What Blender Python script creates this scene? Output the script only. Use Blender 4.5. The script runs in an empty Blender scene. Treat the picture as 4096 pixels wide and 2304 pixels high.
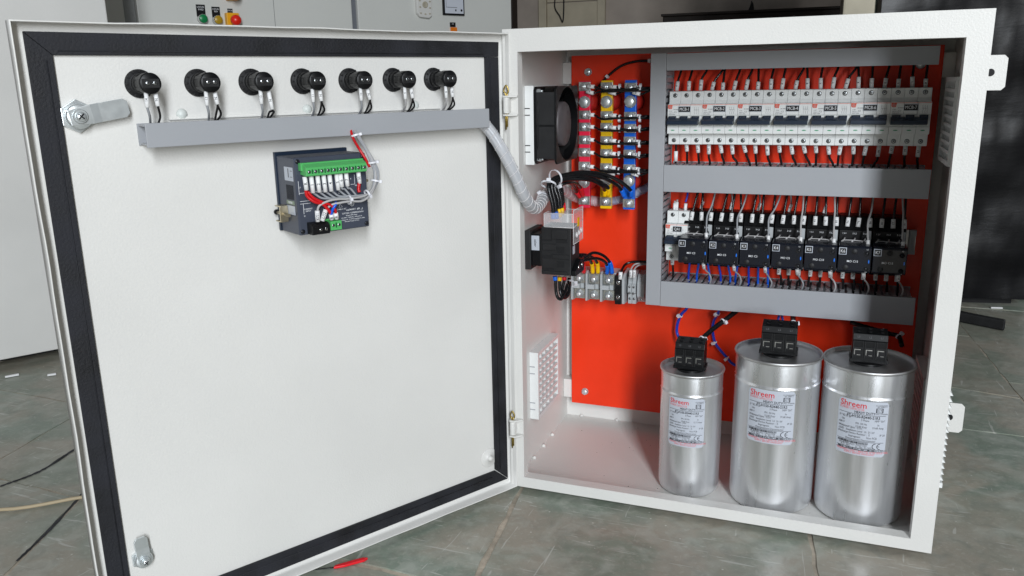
import bpy, bmesh, math, random
from mathutils import Vector, Matrix
random.seed(7)
S = bpy.context.scene
COL = S.collection
PI = math.pi
# ---------------------------------------------------------------- camera
cd = bpy.data.cameras.new('camera'); cam = bpy.data.objects.new('camera', cd); COL.objects.link(cam); S.camera = cam
cam.matrix_world = Matrix(((0.93502146, -0.06970889, 0.34767159, 0.44018867),
                           (0.35411195, 0.23452217, -0.90531988, -1.12617886),
                           (-0.01842785, 0.96960818, 0.24396801, 0.63270265), (0, 0, 0, 1)))
cd.sensor_width = 36; cd.lens = 3278.35 / 4096 * 36; cd.clip_start = .02; cd.clip_end = 60
# ---------------------------------------------------------------- light
W = bpy.data.worlds.new('World'); S.world = W; W.use_nodes = True
bg = W.node_tree.nodes['Background']; bg.inputs[0].default_value = (.86, .93, 1, 1); bg.inputs[1].default_value = 0.095
def area(name, loc, aim, sx, sy, power, col):
    l = bpy.data.lights.new(name, 'AREA'); l.shape = 'RECTANGLE'; l.size = sx; l.size_y = sy; l.energy = power; l.color = col
    o = bpy.data.objects.new(name, l); COL.objects.link(o); o.location = loc
    o.rotation_euler = (Vector(aim) - Vector(loc)).to_track_quat('-Z', 'Y').to_euler(); return o
area('doorway_light', (2.18, -3.98, 1.85), (.4, .1, .40), .60, 2.8, 240, (.90, .95, 1))
area('shutter_light', (3.0, -2.6, 1.9), (.1, .1, .3), .5, 1.8, 9, (1, .94, .85))
S.view_settings.view_transform = 'Standard'; S.view_settings.look = 'None'; S.view_settings.exposure = 0; S.view_settings.gamma = 1
# ---------------------------------------------------------------- materials
def mat(name, col, rough=.5, metal=0, bump=0, bscale=300, var=0, vscale=12, coat=0, trans=0, alpha=1, vary_rough=0, stretch=None, ior=1.45, spec=.5):
    m = bpy.data.materials.new(name); m.use_nodes = True; nt = m.node_tree; b = nt.nodes['Principled BSDF']; N = nt.nodes.new; L = nt.links.new
    b.inputs['Base Color'].default_value = (*col, 1); b.inputs['Roughness'].default_value = rough; b.inputs['Metallic'].default_value = metal
    b.inputs['Coat Weight'].default_value = coat; b.inputs['Coat Roughness'].default_value = .12
    b.inputs['Transmission Weight'].default_value = trans; b.inputs['Alpha'].default_value = alpha; b.inputs['IOR'].default_value = ior
    b.inputs['Specular IOR Level'].default_value = spec
    tc = N('ShaderNodeTexCoord'); vec = tc.outputs['Object']
    if stretch:
        mp = N('ShaderNodeMapping'); mp.inputs['Scale'].default_value = stretch; L(vec, mp.inputs[0]); vec = mp.outputs[0]
    if var:
        n = N('ShaderNodeTexNoise'); n.inputs['Scale'].default_value = vscale; n.inputs['Detail'].default_value = 6; L(vec, n.inputs[0])
        r = N('ShaderNodeMapRange'); r.inputs[1].default_value = .3; r.inputs[2].default_value = .7; r.inputs[3].default_value = 1 - var; r.inputs[4].default_value = 1 + var; L(n.outputs[0], r.inputs[0])
        x = N('ShaderNodeVectorMath'); x.operation = 'SCALE'; x.inputs[0].default_value = col; L(r.outputs[0], x.inputs['Scale']); L(x.outputs[0], b.inputs['Base Color'])
        if vary_rough:
            r2 = N('ShaderNodeMapRange'); r2.inputs[1].default_value = .3; r2.inputs[2].default_value = .7; r2.inputs[3].default_value = rough - vary_rough; r2.inputs[4].default_value = rough + vary_rough
            L(n.outputs[0], r2.inputs[0]); L(r2.outputs[0], b.inputs['Roughness'])
    if bump:
        n = N('ShaderNodeTexNoise'); n.inputs['Scale'].default_value = bscale; n.inputs['Detail'].default_value = 3; L(vec, n.inputs[0])
        bp = N('ShaderNodeBump'); bp.inputs['Strength'].default_value = bump; bp.inputs['Distance'].default_value = .001; L(n.outputs[0], bp.inputs['Height']); L(bp.outputs[0], b.inputs['Normal'])
    return m
PAINT = mat('powder_coat', (.690, .680, .652), .40, bump=.28, bscale=380, var=.045, vscale=4, vary_rough=.06)
PAINT_B = mat('far_panel_paint', (.66, .665, .63), .45, bump=.1, bscale=300, var=.03, vscale=3)
GASKET = mat('foam_rubber', (.010, .0105, .014), .68, bump=.6, bscale=350, var=.6, vscale=22, vary_rough=.12)
REDP = mat('red_paint', (.83, .038, .006), .36, bump=.22, bscale=300, var=.08, vscale=9, vary_rough=.08)
DUCT = mat('grey_pvc', (.335, .345, .365), .42, var=.03, vscale=8, bump=.05, bscale=900)
BLK = mat('black_plastic', (.0040, .0042, .0048), .42, spec=.35, var=.2, vscale=60, bump=.06, bscale=900)
BLKM = mat('black_matt_plastic', (.011, .011, .012), .55, var=.25, vscale=50, bump=.15, bscale=1200)
BLKG = mat('black_glossy_plastic', (.006, .008, .014), .22, bump=.05, bscale=300)  # blue in the base colour stands in for reflected sky
NAVY = mat('navy_plastic', (.012, .022, .042), .34, bump=.05, bscale=600)
SLATE = mat('slate_plastic', (.050, .058, .082), .40, bump=.15, bscale=1500, var=.06, vscale=40)
WHT = mat('white_plastic', (.74, .75, .74), .38, bump=.03, bscale=600, var=.02, vscale=60)
WHT2 = mat('off_white_plastic', (.62, .65, .62), .4)
SLV = mat('sleeve_white', (.80, .80, .80), .5)
NYL = mat('nylon_tie', (.72, .72, .76), .38)
TG = mat('terminal_grey', (.40, .42, .43), .45, bump=.05, bscale=600)
GRN = mat('green_plastic', (.085, .42, .12), .42)
GRND = mat('dark_green_plastic', (.008, .10, .03), .5)
INK = mat('ink', (.02, .02, .025), .6); INKG = mat('grey_ink', (.12, .12, .13), .6); WINK = mat('white_ink', (.75, .76, .78), .5); RINK = mat('red_ink', (.62, .02, .03), .5); PINK = mat('pale_red_ink', (.70, .22, .25), .5)
ORG = mat('orange_print', (.72, .10, .045), .45); GINK = mat('green_print', (.03, .30, .14), .5)
ZINC = mat('zinc_steel', (.70, .74, .75), .32, .72, bump=.0, bscale=260, var=.03, vscale=90, vary_rough=.03)
ZINCB = mat('bare_steel', (.60, .60, .58), .32, 1, bump=.2, bscale=400, var=.15, vscale=120)
BRASS = mat('yellow_passivated_steel', (.48, .35, .10), .30, 1, var=.2, vscale=150)
NICK = mat('passivated_bracket', (.52, .46, .33), .36, 1, bump=.2, bscale=300, var=.2, vscale=90)
ALU = mat('brushed_aluminium', (.80, .81, .83), .32, .84, var=.10, vscale=70, vary_rough=.08, stretch=(1, 1, .10), bump=.10, bscale=160)
ALUT = mat('turned_aluminium', (.66, .66, .66), .46, 1, var=.1, vscale=30, vary_rough=.08)
BUSR = mat('red_heatshrink', (.72, .015, .055), .38); BUSY = mat('yellow_heatshrink', (.82, .50, .005), .38); BUSB = mat('blue_heatshrink', (.004, .12, .62), .38)
TIN = mat('tinned_copper', (.58, .58, .55), .36, 1, bump=.2, bscale=300, var=.12, vscale=120)
WBLK = mat('black_wire', (.007, .007, .008), .22, bump=.04, bscale=300); WGRY = mat('grey_wire', (.30, .31, .33), .35); WWHT = mat('pale_wire', (.42, .41, .41), .38)
WRED = mat('red_wire', (.55, .008, .012), .3); WBLU = mat('blue_wire', (.01, .045, .46), .3); WBLUB = mat('bright_blue_wire', (.005, .10, .62), .3)
YLW = mat('yellow_sleeve', (.85, .50, .0), .4); REDS = mat('red_sleeve', (.75, .01, .02), .4); ORNG = mat('orange_plastic', (.8, .2, .01), .4)
SPIR = mat('clear_spiral_wrap', (.80, .82, .86), .22, alpha=.42, bump=.3, bscale=90)
SPIRP = mat('pink_spiral_wrap', (.80, .55, .58), .25, alpha=.6, bump=.3, bscale=90)
CLR = mat('clear_polycarbonate', (.86, .88, .90), .08, alpha=.22); CLRE = mat('clear_edge', (.85, .82, .82), .15, alpha=.65)
LABEL = mat('label_paper', (.48, .51, .57), .36, 0)
LEDB = mat('blue_lens', (.02, .18, .75), .15); CHR = mat('chrome', (.75, .75, .75), .15, 1)
WALLM = mat('plaster_wall', (.42, .36, .31), .9, bump=.3, bscale=40, var=.12, vscale=6)
WOODD = mat('dark_wood', (.016, .009, .006), .6, var=.3, vscale=8, stretch=(1, 8, 8))
HATCH = mat('painted_hatch', (.50, .44, .33), .7, var=.1, vscale=10)
PILL = mat('pillar_plaster', (.46, .42, .33), .85, bump=.3, bscale=50, var=.12, vscale=14)
YBTN = mat('amber_button', (.45, .28, .02), .3); GBTN = mat('green_button', (.01, .22, .07), .3); RBTN = mat('red_button', (.8, .02, .01), .3); EYEL = mat('yellow_box', (.85, .42, .01), .4)
CREAM = mat('cream_cable', (.42, .34, .22), .6); GROUT = mat('grout', (.44, .385, .31), .95, bump=.8, bscale=200, var=.3, vscale=40)
DARKG = mat('dark_filler', (.03, .03, .034), .85, bump=.6, bscale=300, var=.5, vscale=60)
FILM = mat('black_stretch_film', (.004, .004, .005), .34, var=.3, vscale=10, bump=.4, bscale=30, stretch=(1, 1, 4), spec=.3)
MIRR = mat('screw_head', (.45, .47, .48), .28, 1, bump=.3, bscale=500); DARK = mat('recess_black', (.004, .004, .005), .7)
SCRN = mat('screen_face', (.62, .65, .72), .25)
def kota():
    m = bpy.data.materials.new('kota_stone'); m.use_nodes = True; nt = m.node_tree; b = nt.nodes['Principled BSDF']; N = nt.nodes.new; L = nt.links.new
    g = N('ShaderNodeNewGeometry'); pos = g.outputs['Position']; oi = N('ShaderNodeObjectInfo')
    def noise(sc, det=6, mp=None, rot=0, dist=0):
        n = N('ShaderNodeTexNoise'); n.inputs['Scale'].default_value = sc; n.inputs['Detail'].default_value = det; n.inputs['Distortion'].default_value = dist
        if mp:
            k = N('ShaderNodeMapping'); k.inputs['Scale'].default_value = mp; k.inputs['Rotation'].default_value = (0, 0, rot); L(pos, k.inputs[0]); L(k.outputs[0], n.inputs[0])
        else: L(pos, n.inputs[0])
        return n.outputs[0]
    def mr(v, a, c, o0=0, o1=1):
        r = N('ShaderNodeMapRange'); r.inputs[1].default_value = a; r.inputs[2].default_value = c; r.inputs[3].default_value = o0; r.inputs[4].default_value = o1; L(v, r.inputs[0]); return r.outputs[0]
    def mix(f, a, c):
        x = N('ShaderNodeMix'); x.data_type = 'RGBA'
        if hasattr(f, 'links'): L(f, x.inputs[0])
        else: x.inputs[0].default_value = f
        for i, v in ((6, a), (7, c)):
            if isinstance(v, tuple): x.inputs[i].default_value = (*v, 1)
            else: L(v, x.inputs[i])
        return x.outputs[2]
    c = mix(mr(noise(5.5, 8, dist=.8), .42, .58), (.215, .262, .212), (.34, .312, .255))
    c = mix(mr(noise(15, 10, dist=1.6), .46, .68, 0, .55), c, (.44, .46, .41)); c = mix(mr(noise(2.6, 4, dist=1.5), .5, .62, 0, .55), c, (.33, .295, .245))
    c = mix(mr(noise(30, 10, dist=1.0), .50, .70, 0, .40), c, (.17, .19, .165)); c = mix(mr(noise(140, 6), .55, .75, 0, .35), c, (.50, .50, .44))
    c = mix(mr(oi.outputs['Random'], 0, 1, 0, .35), c, (.26, .23, .18))
    for sc, rot, th in (((9, 130, 1), .5, .73), ((8, 120, 1), -.9, .74), ((110, 9, 1), .25, .74), ((14, 150, 1), 1.25, .745)):
        c = mix(mr(noise(1, 2, sc, rot, 1.0), th - .035, th - .015, 0, .5), c, (.60, .60, .56))
    v = N('ShaderNodeTexVoronoi'); v.inputs['Scale'].default_value = 34; L(pos, v.inputs[0])
    c = mix(mr(v.outputs['Distance'], .025, .06, .6, 0), c, (.75, .75, .70))
    L(c, b.inputs['Base Color'])
    L(mr(noise(9, 6), .3, .7, .30, .55), b.inputs['Roughness'])
    bp = N('ShaderNodeBump'); bp.inputs['Strength'].default_value = .45; bp.inputs['Distance'].default_value = .003; L(noise(38, 10), bp.inputs['Height']); L(bp.outputs[0], b.inputs['Normal'])
    return m
KOTA = kota()
# world-space centre lines of the hand-routed wires (metres)
PATHS = {
 'iso_top': [[(0.0468,0.085,0.4272),(0.0452,0.085,0.4467),(0.0402,0.085,0.466),(0.0378,0.09,0.4782),(0.0431,0.1,0.4845),(0.0558,0.125,0.4885),(0.0779,0.155,0.4895),(0.1045,0.185,0.4822),(0.127,0.2,0.4691),(0.1399,0.213,0.4542),(0.1401,0.219,0.4439)],[(0.0503,0.09,0.4266),(0.0478,0.09,0.4493),(0.0429,0.09,0.4703),(0.0434,0.095,0.4802),(0.052,0.115,0.4854),(0.0722,0.145,0.4872),(0.0985,0.175,0.4798),(0.1183,0.2,0.4655),(0.1241,0.213,0.4546),(0.1281,0.219,0.4435)],[(0.0538,0.095,0.4292),(0.0514,0.095,0.4537),(0.046,0.095,0.4697),(0.0482,0.1,0.4805),(0.0611,0.13,0.484),(0.08,0.16,0.481),(0.0946,0.19,0.4695),(0.1023,0.212,0.4567),(0.1006,0.219,0.4444)],[(0.0549,0.105,0.431),(0.0525,0.105,0.4523),(0.0483,0.105,0.4702),(0.0527,0.11,0.4803),(0.0665,0.135,0.4802),(0.0825,0.17,0.4749),(0.0951,0.195,0.4638),(0.0958,0.213,0.4529),(0.0947,0.219,0.4434)],[(0.0532,0.115,0.4344),(0.0502,0.115,0.4542),(0.045,0.11,0.4711),(0.0486,0.115,0.4772),(0.0546,0.14,0.4752),(0.0514,0.18,0.4627),(0.0494,0.205,0.45),(0.0508,0.219,0.4403)],[(0.0513,0.125,0.4345),(0.0488,0.125,0.4578),(0.0487,0.12,0.4716),(0.0559,0.13,0.4748),(0.0608,0.16,0.4705),(0.0586,0.195,0.4585),(0.0563,0.219,0.4422)]],
 'iso_low': [[(0.0471,0.09,0.3295),(0.0479,0.09,0.3193),(0.0487,0.09,0.3056),(0.0513,0.09,0.2955),(0.0549,0.095,0.2911),(0.0578,0.1,0.2952),(0.0591,0.11,0.3032),(0.0587,0.12,0.3095)],[(0.0518,0.1,0.3266),(0.0517,0.1,0.3172),(0.0522,0.1,0.3052),(0.0551,0.1,0.295),(0.0582,0.11,0.2901),(0.0604,0.12,0.2939),(0.0588,0.13,0.3036),(0.0543,0.14,0.3097)],[(0.0565,0.11,0.3247),(0.0561,0.11,0.3169),(0.0529,0.11,0.3045),(0.0549,0.115,0.2947),(0.0562,0.125,0.2941),(0.0576,0.135,0.3006),(0.0555,0.145,0.3051),(0.0522,0.15,0.3126)]],
 'iso_term': [[(0.0727,0.15,0.3491),(0.0752,0.16,0.3463),(0.0843,0.185,0.3511),(0.0971,0.205,0.3428),(0.1047,0.222,0.3261),(0.1066,0.228,0.3075)],[(0.0727,0.15,0.3456),(0.0761,0.16,0.3428),(0.088,0.185,0.3419),(0.0972,0.205,0.3338),(0.1003,0.218,0.3222),(0.0979,0.226,0.3074)],[(0.0681,0.16,0.3503),(0.0709,0.175,0.3465),(0.073,0.2,0.337),(0.0733,0.218,0.3232),(0.0725,0.226,0.3067)],[(0.0681,0.16,0.352),(0.0727,0.175,0.3493),(0.0803,0.2,0.3393),(0.0829,0.218,0.3247),(0.0818,0.226,0.3073)],[(0.0634,0.17,0.348),(0.0631,0.19,0.3367),(0.0601,0.21,0.3232),(0.0567,0.224,0.307)]],
 'small': [[(0.1224,0.225,0.3107),(0.1231,0.235,0.3153),(0.1258,0.245,0.3207),(0.1355,0.25,0.3245),(0.1501,0.25,0.3261),(0.1628,0.25,0.3265)],[(0.1404,0.225,0.315),(0.1402,0.23,0.3184),(0.1433,0.24,0.3228),(0.1512,0.245,0.3241),(0.1628,0.25,0.3232)],[(0.147,0.222,0.316),(0.1469,0.228,0.3193),(0.1501,0.238,0.3218),(0.1571,0.243,0.323),(0.1628,0.25,0.3221)]],
 'c_blue1': [(0.2361,0.24,0.2556),(0.2326,0.245,0.2478),(0.2232,0.25,0.2353),(0.2173,0.255,0.2165),(0.2173,0.255,0.2016),(0.2246,0.25,0.19)],
 'c_blue2': [(0.2886,0.24,0.2548),(0.2859,0.25,0.2437),(0.2779,0.265,0.2253),(0.2763,0.268,0.2075),(0.2811,0.268,0.1867),(0.2895,0.268,0.1748),(0.303,0.268,0.1602),(0.3116,0.265,0.1525),(0.324,0.26,0.1491)],
 'c_black': [(0.3204,0.225,0.2594),(0.2999,0.205,0.2438),(0.2863,0.19,0.2343),(0.2717,0.17,0.222),(0.2696,0.16,0.217)],
 'c_blue3': [(0.3861,0.23,0.2565),(0.3859,0.2,0.257),(0.3863,0.15,0.2617),(0.3876,0.11,0.266)],
 'c_blue4': [(0.3897,0.23,0.2568),(0.3925,0.2,0.2575),(0.3965,0.15,0.2626),(0.3991,0.11,0.267)],
 'c_black2': [(0.4072,0.23,0.2563),(0.41,0.17,0.2599),(0.4131,0.12,0.2617),(0.4123,0.1,0.2604)],
 'c_black3': [(0.4947,0.24,0.2494),(0.5436,0.22,0.2432),(0.5537,0.22,0.2413),(0.5646,0.22,0.2386),(0.5681,0.2,0.23)]}
# ---------------------------------------------------------------- helpers
class MB:
    def __init__(s): s.bm = bmesh.new()
    def box(s, x0, x1, y0, y1, z0, z1):
        v = [s.bm.verts.new((x, y, z)) for x in (x0, x1) for y in (y0, y1) for z in (z0, z1)]
        for f in ((0, 1, 3, 2), (4, 6, 7, 5), (0, 4, 5, 1), (2, 3, 7, 6), (0, 2, 6, 4), (1, 5, 7, 3)): s.bm.faces.new([v[i] for i in f])
        return s
    def cyl(s, a, b, r, n=20, r2=None, cap=True, start=0):
        a = Vector(a); b = Vector(b); d = (b - a).normalized(); u = d.orthogonal().normalized() if abs(d.y) < .99 else Vector((1, 0, 0)); w = d.cross(u); r2 = r if r2 is None else r2
        A = [s.bm.verts.new(a + (u * math.cos(t) + w * math.sin(t)) * r) for t in [start + 2 * PI * i / n for i in range(n)]]
        B = [s.bm.verts.new(b + (u * math.cos(t) + w * math.sin(t)) * r2) for t in [start + 2 * PI * i / n for i in range(n)]]
        for i in range(n): f = s.bm.faces.new((A[i], A[(i + 1) % n], B[(i + 1) % n], B[i])); f.smooth = n > 8
        if cap: s.bm.faces.new(A[::-1]); s.bm.faces.new(B)
        return s
    def lathe(s, prof, c=(0, 0, 0), axis='z', n=48, caps=True):
        rings = []
        for r, h in prof:
            R = []
            for i in range(n):
                t = 2 * PI * i / n; x, y = r * math.cos(t), r * math.sin(t)
                P = (x, y, h) if axis == 'z' else ((x, -h, y) if axis == 'y' else (h, x, y))
                R.append(s.bm.verts.new((P[0] + c[0], P[1] + c[1], P[2] + c[2])))
            rings.append(R)
        for a, b in zip(rings, rings[1:]):
            for i in range(n): f = s.bm.faces.new((a[i], a[(i + 1) % n], b[(i + 1) % n], b[i])); f.smooth = True
        if caps and prof[0][0] > 1e-5: s.bm.faces.new(rings[0][::-1])
        if caps and prof[-1][0] > 1e-5: s.bm.faces.new(rings[-1])
        return s
    def prism(s, poly, ax, a, b):          # poly in the two other axes, extruded along ax from a to b
        def P(u, v, w): return {'x': (w, u, v), 'y': (u, w, v), 'z': (u, v, w)}[ax]
        A = [s.bm.verts.new(P(u, v, a)) for u, v in poly]; B = [s.bm.verts.new(P(u, v, b)) for u, v in poly]; n = len(poly)
        s.bm.faces.new(A[::-1]); s.bm.faces.new(B)
        for i in range(n): s.bm.faces.new((A[i], A[(i + 1) % n], B[(i + 1) % n], B[i]))
        return s
    def tube(s, pts, r, n=8, flat=None):
        P = [Vector(p) for p in pts]; T = [(P[min(i + 1, len(P) - 1)] - P[max(i - 1, 0)]).normalized() for i in range(len(P))]
        u = T[0].orthogonal().normalized(); rings = []
        for p, t in zip(P, T):
            u = (u - t * u.dot(t)).normalized(); w = t.cross(u)
            rings.append([s.bm.verts.new(p + (u * math.cos(2 * PI * k / n) + w * math.sin(2 * PI * k / n)) * r) for k in range(n)])
        for a, b in zip(rings, rings[1:]):
            for k in range(n): f = s.bm.faces.new((a[k], a[(k + 1) % n], b[(k + 1) % n], b[k])); f.smooth = True
        s.bm.faces.new(rings[0][::-1]); s.bm.faces.new(rings[-1]); return s
    def hexa(s, c, ax, r, h):              # hex head whose axis is -y ('y') or +x ('x')
        c = Vector(c); d = Vector((0, -1, 0)) if ax == 'y' else (Vector((1, 0, 0)) if ax == 'x' else Vector((0, 0, 1)))
        return s.cyl(c, c + d * h, r, 6, start=random.random())
    def mesh(s, name, bevel=0, seg=2, noise=0):
        bm = s.bm; bmesh.ops.recalc_face_normals(bm, faces=bm.faces)
        if bevel:
            E = [e for e in bm.edges if len(e.link_faces) == 2 and e.calc_face_angle(0) > .6]
            bmesh.ops.bevel(bm, geom=E, offset=bevel, segments=seg, profile=.6, affect='EDGES', clamp_overlap=True)
        if noise:
            for v in bm.verts: v.co += Vector([random.uniform(-noise, noise) for _ in range(3)])
        me = bpy.data.meshes.new(name); bm.to_mesh(me); bm.free(); return me
    def build(s, name, m, parent=None, loc=None, bevel=0, seg=2, noise=0, kind=None):
        return put(name, s.mesh(name, bevel, seg, noise), m, parent, loc, kind)
def put(name, me, m, parent=None, loc=None, kind=None):
    o = bpy.data.objects.new(name, me); COL.objects.link(o)
    if m and not me.materials: me.materials.append(m)
    if parent: o.parent = parent
    if loc: o.location = loc
    if kind: o['kind'] = kind
    return o
CACHE = {}
def cpart(key, fn, name, m, parent, loc=None):      # part with a mesh shared between alike things
    if key not in CACHE: CACHE[key] = fn()
    return put(name, CACHE[key], m, parent, loc)
def tag(o, label, cat, group=None, kind=None):
    o['label'] = label; o['category'] = cat
    if group: o['group'] = group
    if kind: o['kind'] = kind
    return o
def thing(name, label, cat, loc=(0, 0, 0), rz=0, group=None):
    o = bpy.data.objects.new(name, None); COL.objects.link(o); o.location = loc; o.rotation_euler = (0, 0, rz); o.empty_display_size = .02
    return tag(o, label, cat, group)
TC = {}
def text(s, size, m, parent, loc, name='lettering', align='CENTER', rot=(PI / 2, 0, 0), bold=0, wide=1, shear=0, ext=.00008, bend=None):
    key = (s, size, align, bold, wide, shear, m.name, bend)
    if key not in TC:
        c = bpy.data.curves.new(name, 'FONT'); c.body = s; c.size = size; c.align_x = align; c.align_y = 'CENTER'; c.extrude = ext; c.offset = bold * size; c.shear = shear; c.resolution_u = 2
        t = bpy.data.objects.new(name, c); COL.objects.link(t); bpy.context.view_layer.update()
        me = bpy.data.meshes.new_from_object(t.evaluated_get(bpy.context.evaluated_depsgraph_get())); me.name = name
        bpy.data.objects.remove(t); bpy.data.curves.remove(c)
        for v in me.vertices: v.co.x *= wide
        me.materials.clear(); me.materials.append(m); TC[key] = me
    o = put(name, TC[key], None, parent, loc); o.rotation_euler = rot; return o
def smooth(pts, k=6):
    P = [Vector(p) for p in pts]
    if len(P) < 3: return P
    P = [P[0] * 2 - P[1]] + P + [P[-1] * 2 - P[-2]]; out = []
    for i in range(1, len(P) - 2):
        a, b, c, d = P[i - 1:i + 3]
        for j in range(k):
            t = j / k; out.append(.5 * ((2 * b) + (c - a) * t + (2 * a - 5 * b + 4 * c - d) * t * t + (3 * b - a - 3 * c + d) * t ** 3))
    out.append(P[-2]); return out
def wire(pts, r, m, label, cat='wire', group=None, name='wire', k=6, n=8):
    P = smooth(pts, k); o = P[0]; w = MB().tube([p - o for p in P], r, n).build(name, m, None, o)
    return tag(w, label, cat, group)
def sleeve(w, a, b, r, s='', m=None, size=None, name='marker_sleeve', flip=1):
    """white marker tube from a to b on wire w, with its lettering running along it"""
    a = Vector(a); b = Vector(b); o = w.location
    if w.parent: o = Vector((0, 0, 0))
    sl = MB().cyl(a - o, b - o, r, 12, r * 1.05).build(name, m or SLV, w)
    if s:
        d = (b - a).normalized(); mid = (a + b) / 2 - o; f = Vector((.0, -1, .25)).normalized()
        if w.get('door'): f = Vector((.63, -.78, .2)).normalized()
        x = d * flip; z = (f - x * f.dot(x)).normalized(); y = z.cross(x)
        R = Matrix((x, y, z)).transposed().to_4x4(); t = text(s, size or r * 1.7, INK, sl, (0, 0, 0), bold=.003)
        t.matrix_local = Matrix.Translation(mid + z * (r * 1.12)) @ R
    return sl
def tie(parent, c, d, r, o=None, head=(1, 0, 0), width=.0022, hs=1):
    """nylon cable tie: strap ring round axis d at c, with its locking head"""
    c = Vector(c) - (o if o is not None else parent.location); d = Vector(d).normalized(); h = Vector(head); h = (h - d * h.dot(d)).normalized()
    mb = MB(); w = d.cross(h); n = 16
    R = []
    for i in range(n):
        t = 2 * PI * i / n; e = h * math.cos(t) + w * math.sin(t)
        R.append([mb.bm.verts.new(c + e * q + d * s) for q, s in ((r, -width / 2), (r + .0008, -width / 2), (r + .0008, width / 2), (r, width / 2))])
    for i in range(n):
        for j in range(4): mb.bm.faces.new((R[i][j], R[i][(j + 1) % 4], R[(i + 1) % n][(j + 1) % 4], R[(i + 1) % n][j]))
    q = c + h * (r + .0016 * hs); a = .0017 * hs
    vs = [mb.bm.verts.new(q + h * i * a + w * j * a * 1.2 + d * k * a) for i in (-1, 1) for j in (-1, 1) for k in (-1, 1)]
    for f in ((0, 1, 3, 2), (4, 6, 7, 5), (0, 4, 5, 1), (2, 3, 7, 6), (0, 2, 6, 4), (1, 5, 7, 3)): mb.bm.faces.new([vs[i] for i in f])
    return mb.build('cable_tie', NYL, parent)
def screw(parent, c, r, ax='y', m=None, deep=.0012, name='terminal_screw'):
    """screw head with a cross slot, facing -y"""
    def f():
        b = MB(); b.lathe([(r, 0), (r, deep * .6), (r * .8, deep), (0, deep)], axis='y', n=16)
        return b.mesh(name)
    o = cpart(('scr', r, deep, (m or MIRR).name), f, name, m or MIRR, parent, c)
    s = cpart(('slot', r, deep), lambda: MB().box(-r * .75, r * .75, -deep - .0001, -deep + .0002, -r * .14, r * .14).box(-r * .14, r * .14, -deep - .00015, -deep + .0002, -r * .75, r * .75).mesh('slot'), 'slot', DARK, o)
    s.rotation_euler = (0, random.uniform(0, 1.5), 0); o['n'] = 0; del o['n']
    if ax == 'x': o.rotation_euler = (0, 0, PI / 2)
    return o
CW, CH, CD = .611, .7046, .306           # cabinet width, height, depth
YP = .276                                # front face of the red plate
DOOR_RZ = math.atan2(.8634, .5045)
DO = Vector((.01222, -.00286, 0))
def dw(t, n, z):                         # door coordinates (distance from hinge, height off the lip plane, height) -> world
    return DO + Vector((-.5045 * t + .8634 * n, -.8634 * t - .5045 * n, z))
FZ = -.009
# ================================================================ THE FLOOR
MB().box(-5, 6, -3, 8, FZ - .06, FZ - .0016).build('floor', GROUT, kind='structure')
fl = bpy.data.objects['floor']
def slab_polys():
    polys = [[(-4, -2.5), (5, -2.5), (5, 7), (-4, 7)]]
    def split(p, q, cond=lambda c: True):
        nonlocal polys; out = []; p = Vector(p); q = Vector(q); d = q - p; nrm = Vector((-d.y, d.x))
        for P in polys:
            P = [Vector(v) for v in P]; c = sum(P, Vector((0, 0))) / len(P); s = [(v - p).dot(nrm) for v in P]
            if not cond(c) or min(s) > -1e-6 or max(s) < 1e-6: out.append(P); continue
            A, B = [], []
            for i in range(len(P)):
                a, b, sa, sb = P[i], P[(i + 1) % len(P)], s[i], s[(i + 1) % len(P)]
                (A if sa >= 0 else B).append(a)
                if sa * sb < 0: x = a + (b - a) * (sa / (sa - sb)); A.append(x); B.append(x)
            out += [A, B]
        polys = out
    J1 = ((.0146, .0065), (.0396, -.2374)); J2 = ((.4577, .0121), (.4674, -.0888)); J5 = ((.8026, 1.1997), (.8449, .672))
    J8 = ((-.912, -.1902), (-.9425, -.0371)); J10 = ((-.5816, -.4252), (-.6597, -.2403))
    for a, b in (J1, J2, J5, J8, ((1.30, 0), (1.32, 1)), ((1.8, 0), (1.78, 1)), ((2.4, 0), (2.42, 1)), ((3.2, 0), (3.2, 1)), ((-1.42, 0), (-1.40, 1)), ((-1.9, 0), (-1.9, 1)), ((-2.6, 0), (-2.6, 1)), ((-3.3, 0), (-3.3, 1))): split(a, b)
    split(*J10, cond=lambda c: -.95 < c.x < .02)
    col = lambda a, b: (lambda c: a < c.x < b)
    for k in range(7): split((.6229, .0789 + .62 * (k - 2)), (.7369, .0834 + .60 * (k - 2)), col(.46, .85))
    for a, rng, off in ((0, (.0, .46), -.75), (1, (-.6, .0), -.52), (2, (-.95, -.6), -.9), (3, (-1.4, -.93), .027), (4, (.85, 1.3), -.45), (5, (1.3, 1.8), -.2), (6, (1.8, 2.4), -.6), (7, (-1.9, -1.4), -.35)):
        for k in range(-3, 9): 
            y = off + .63 * k; split((0, y), (1, y - .03), col(*rng))
    split((.7178, .718), (.8476, .6869), lambda c: .46 < c.x < .85 and .55 < c.y < .9)
    return polys
k = 0
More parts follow.
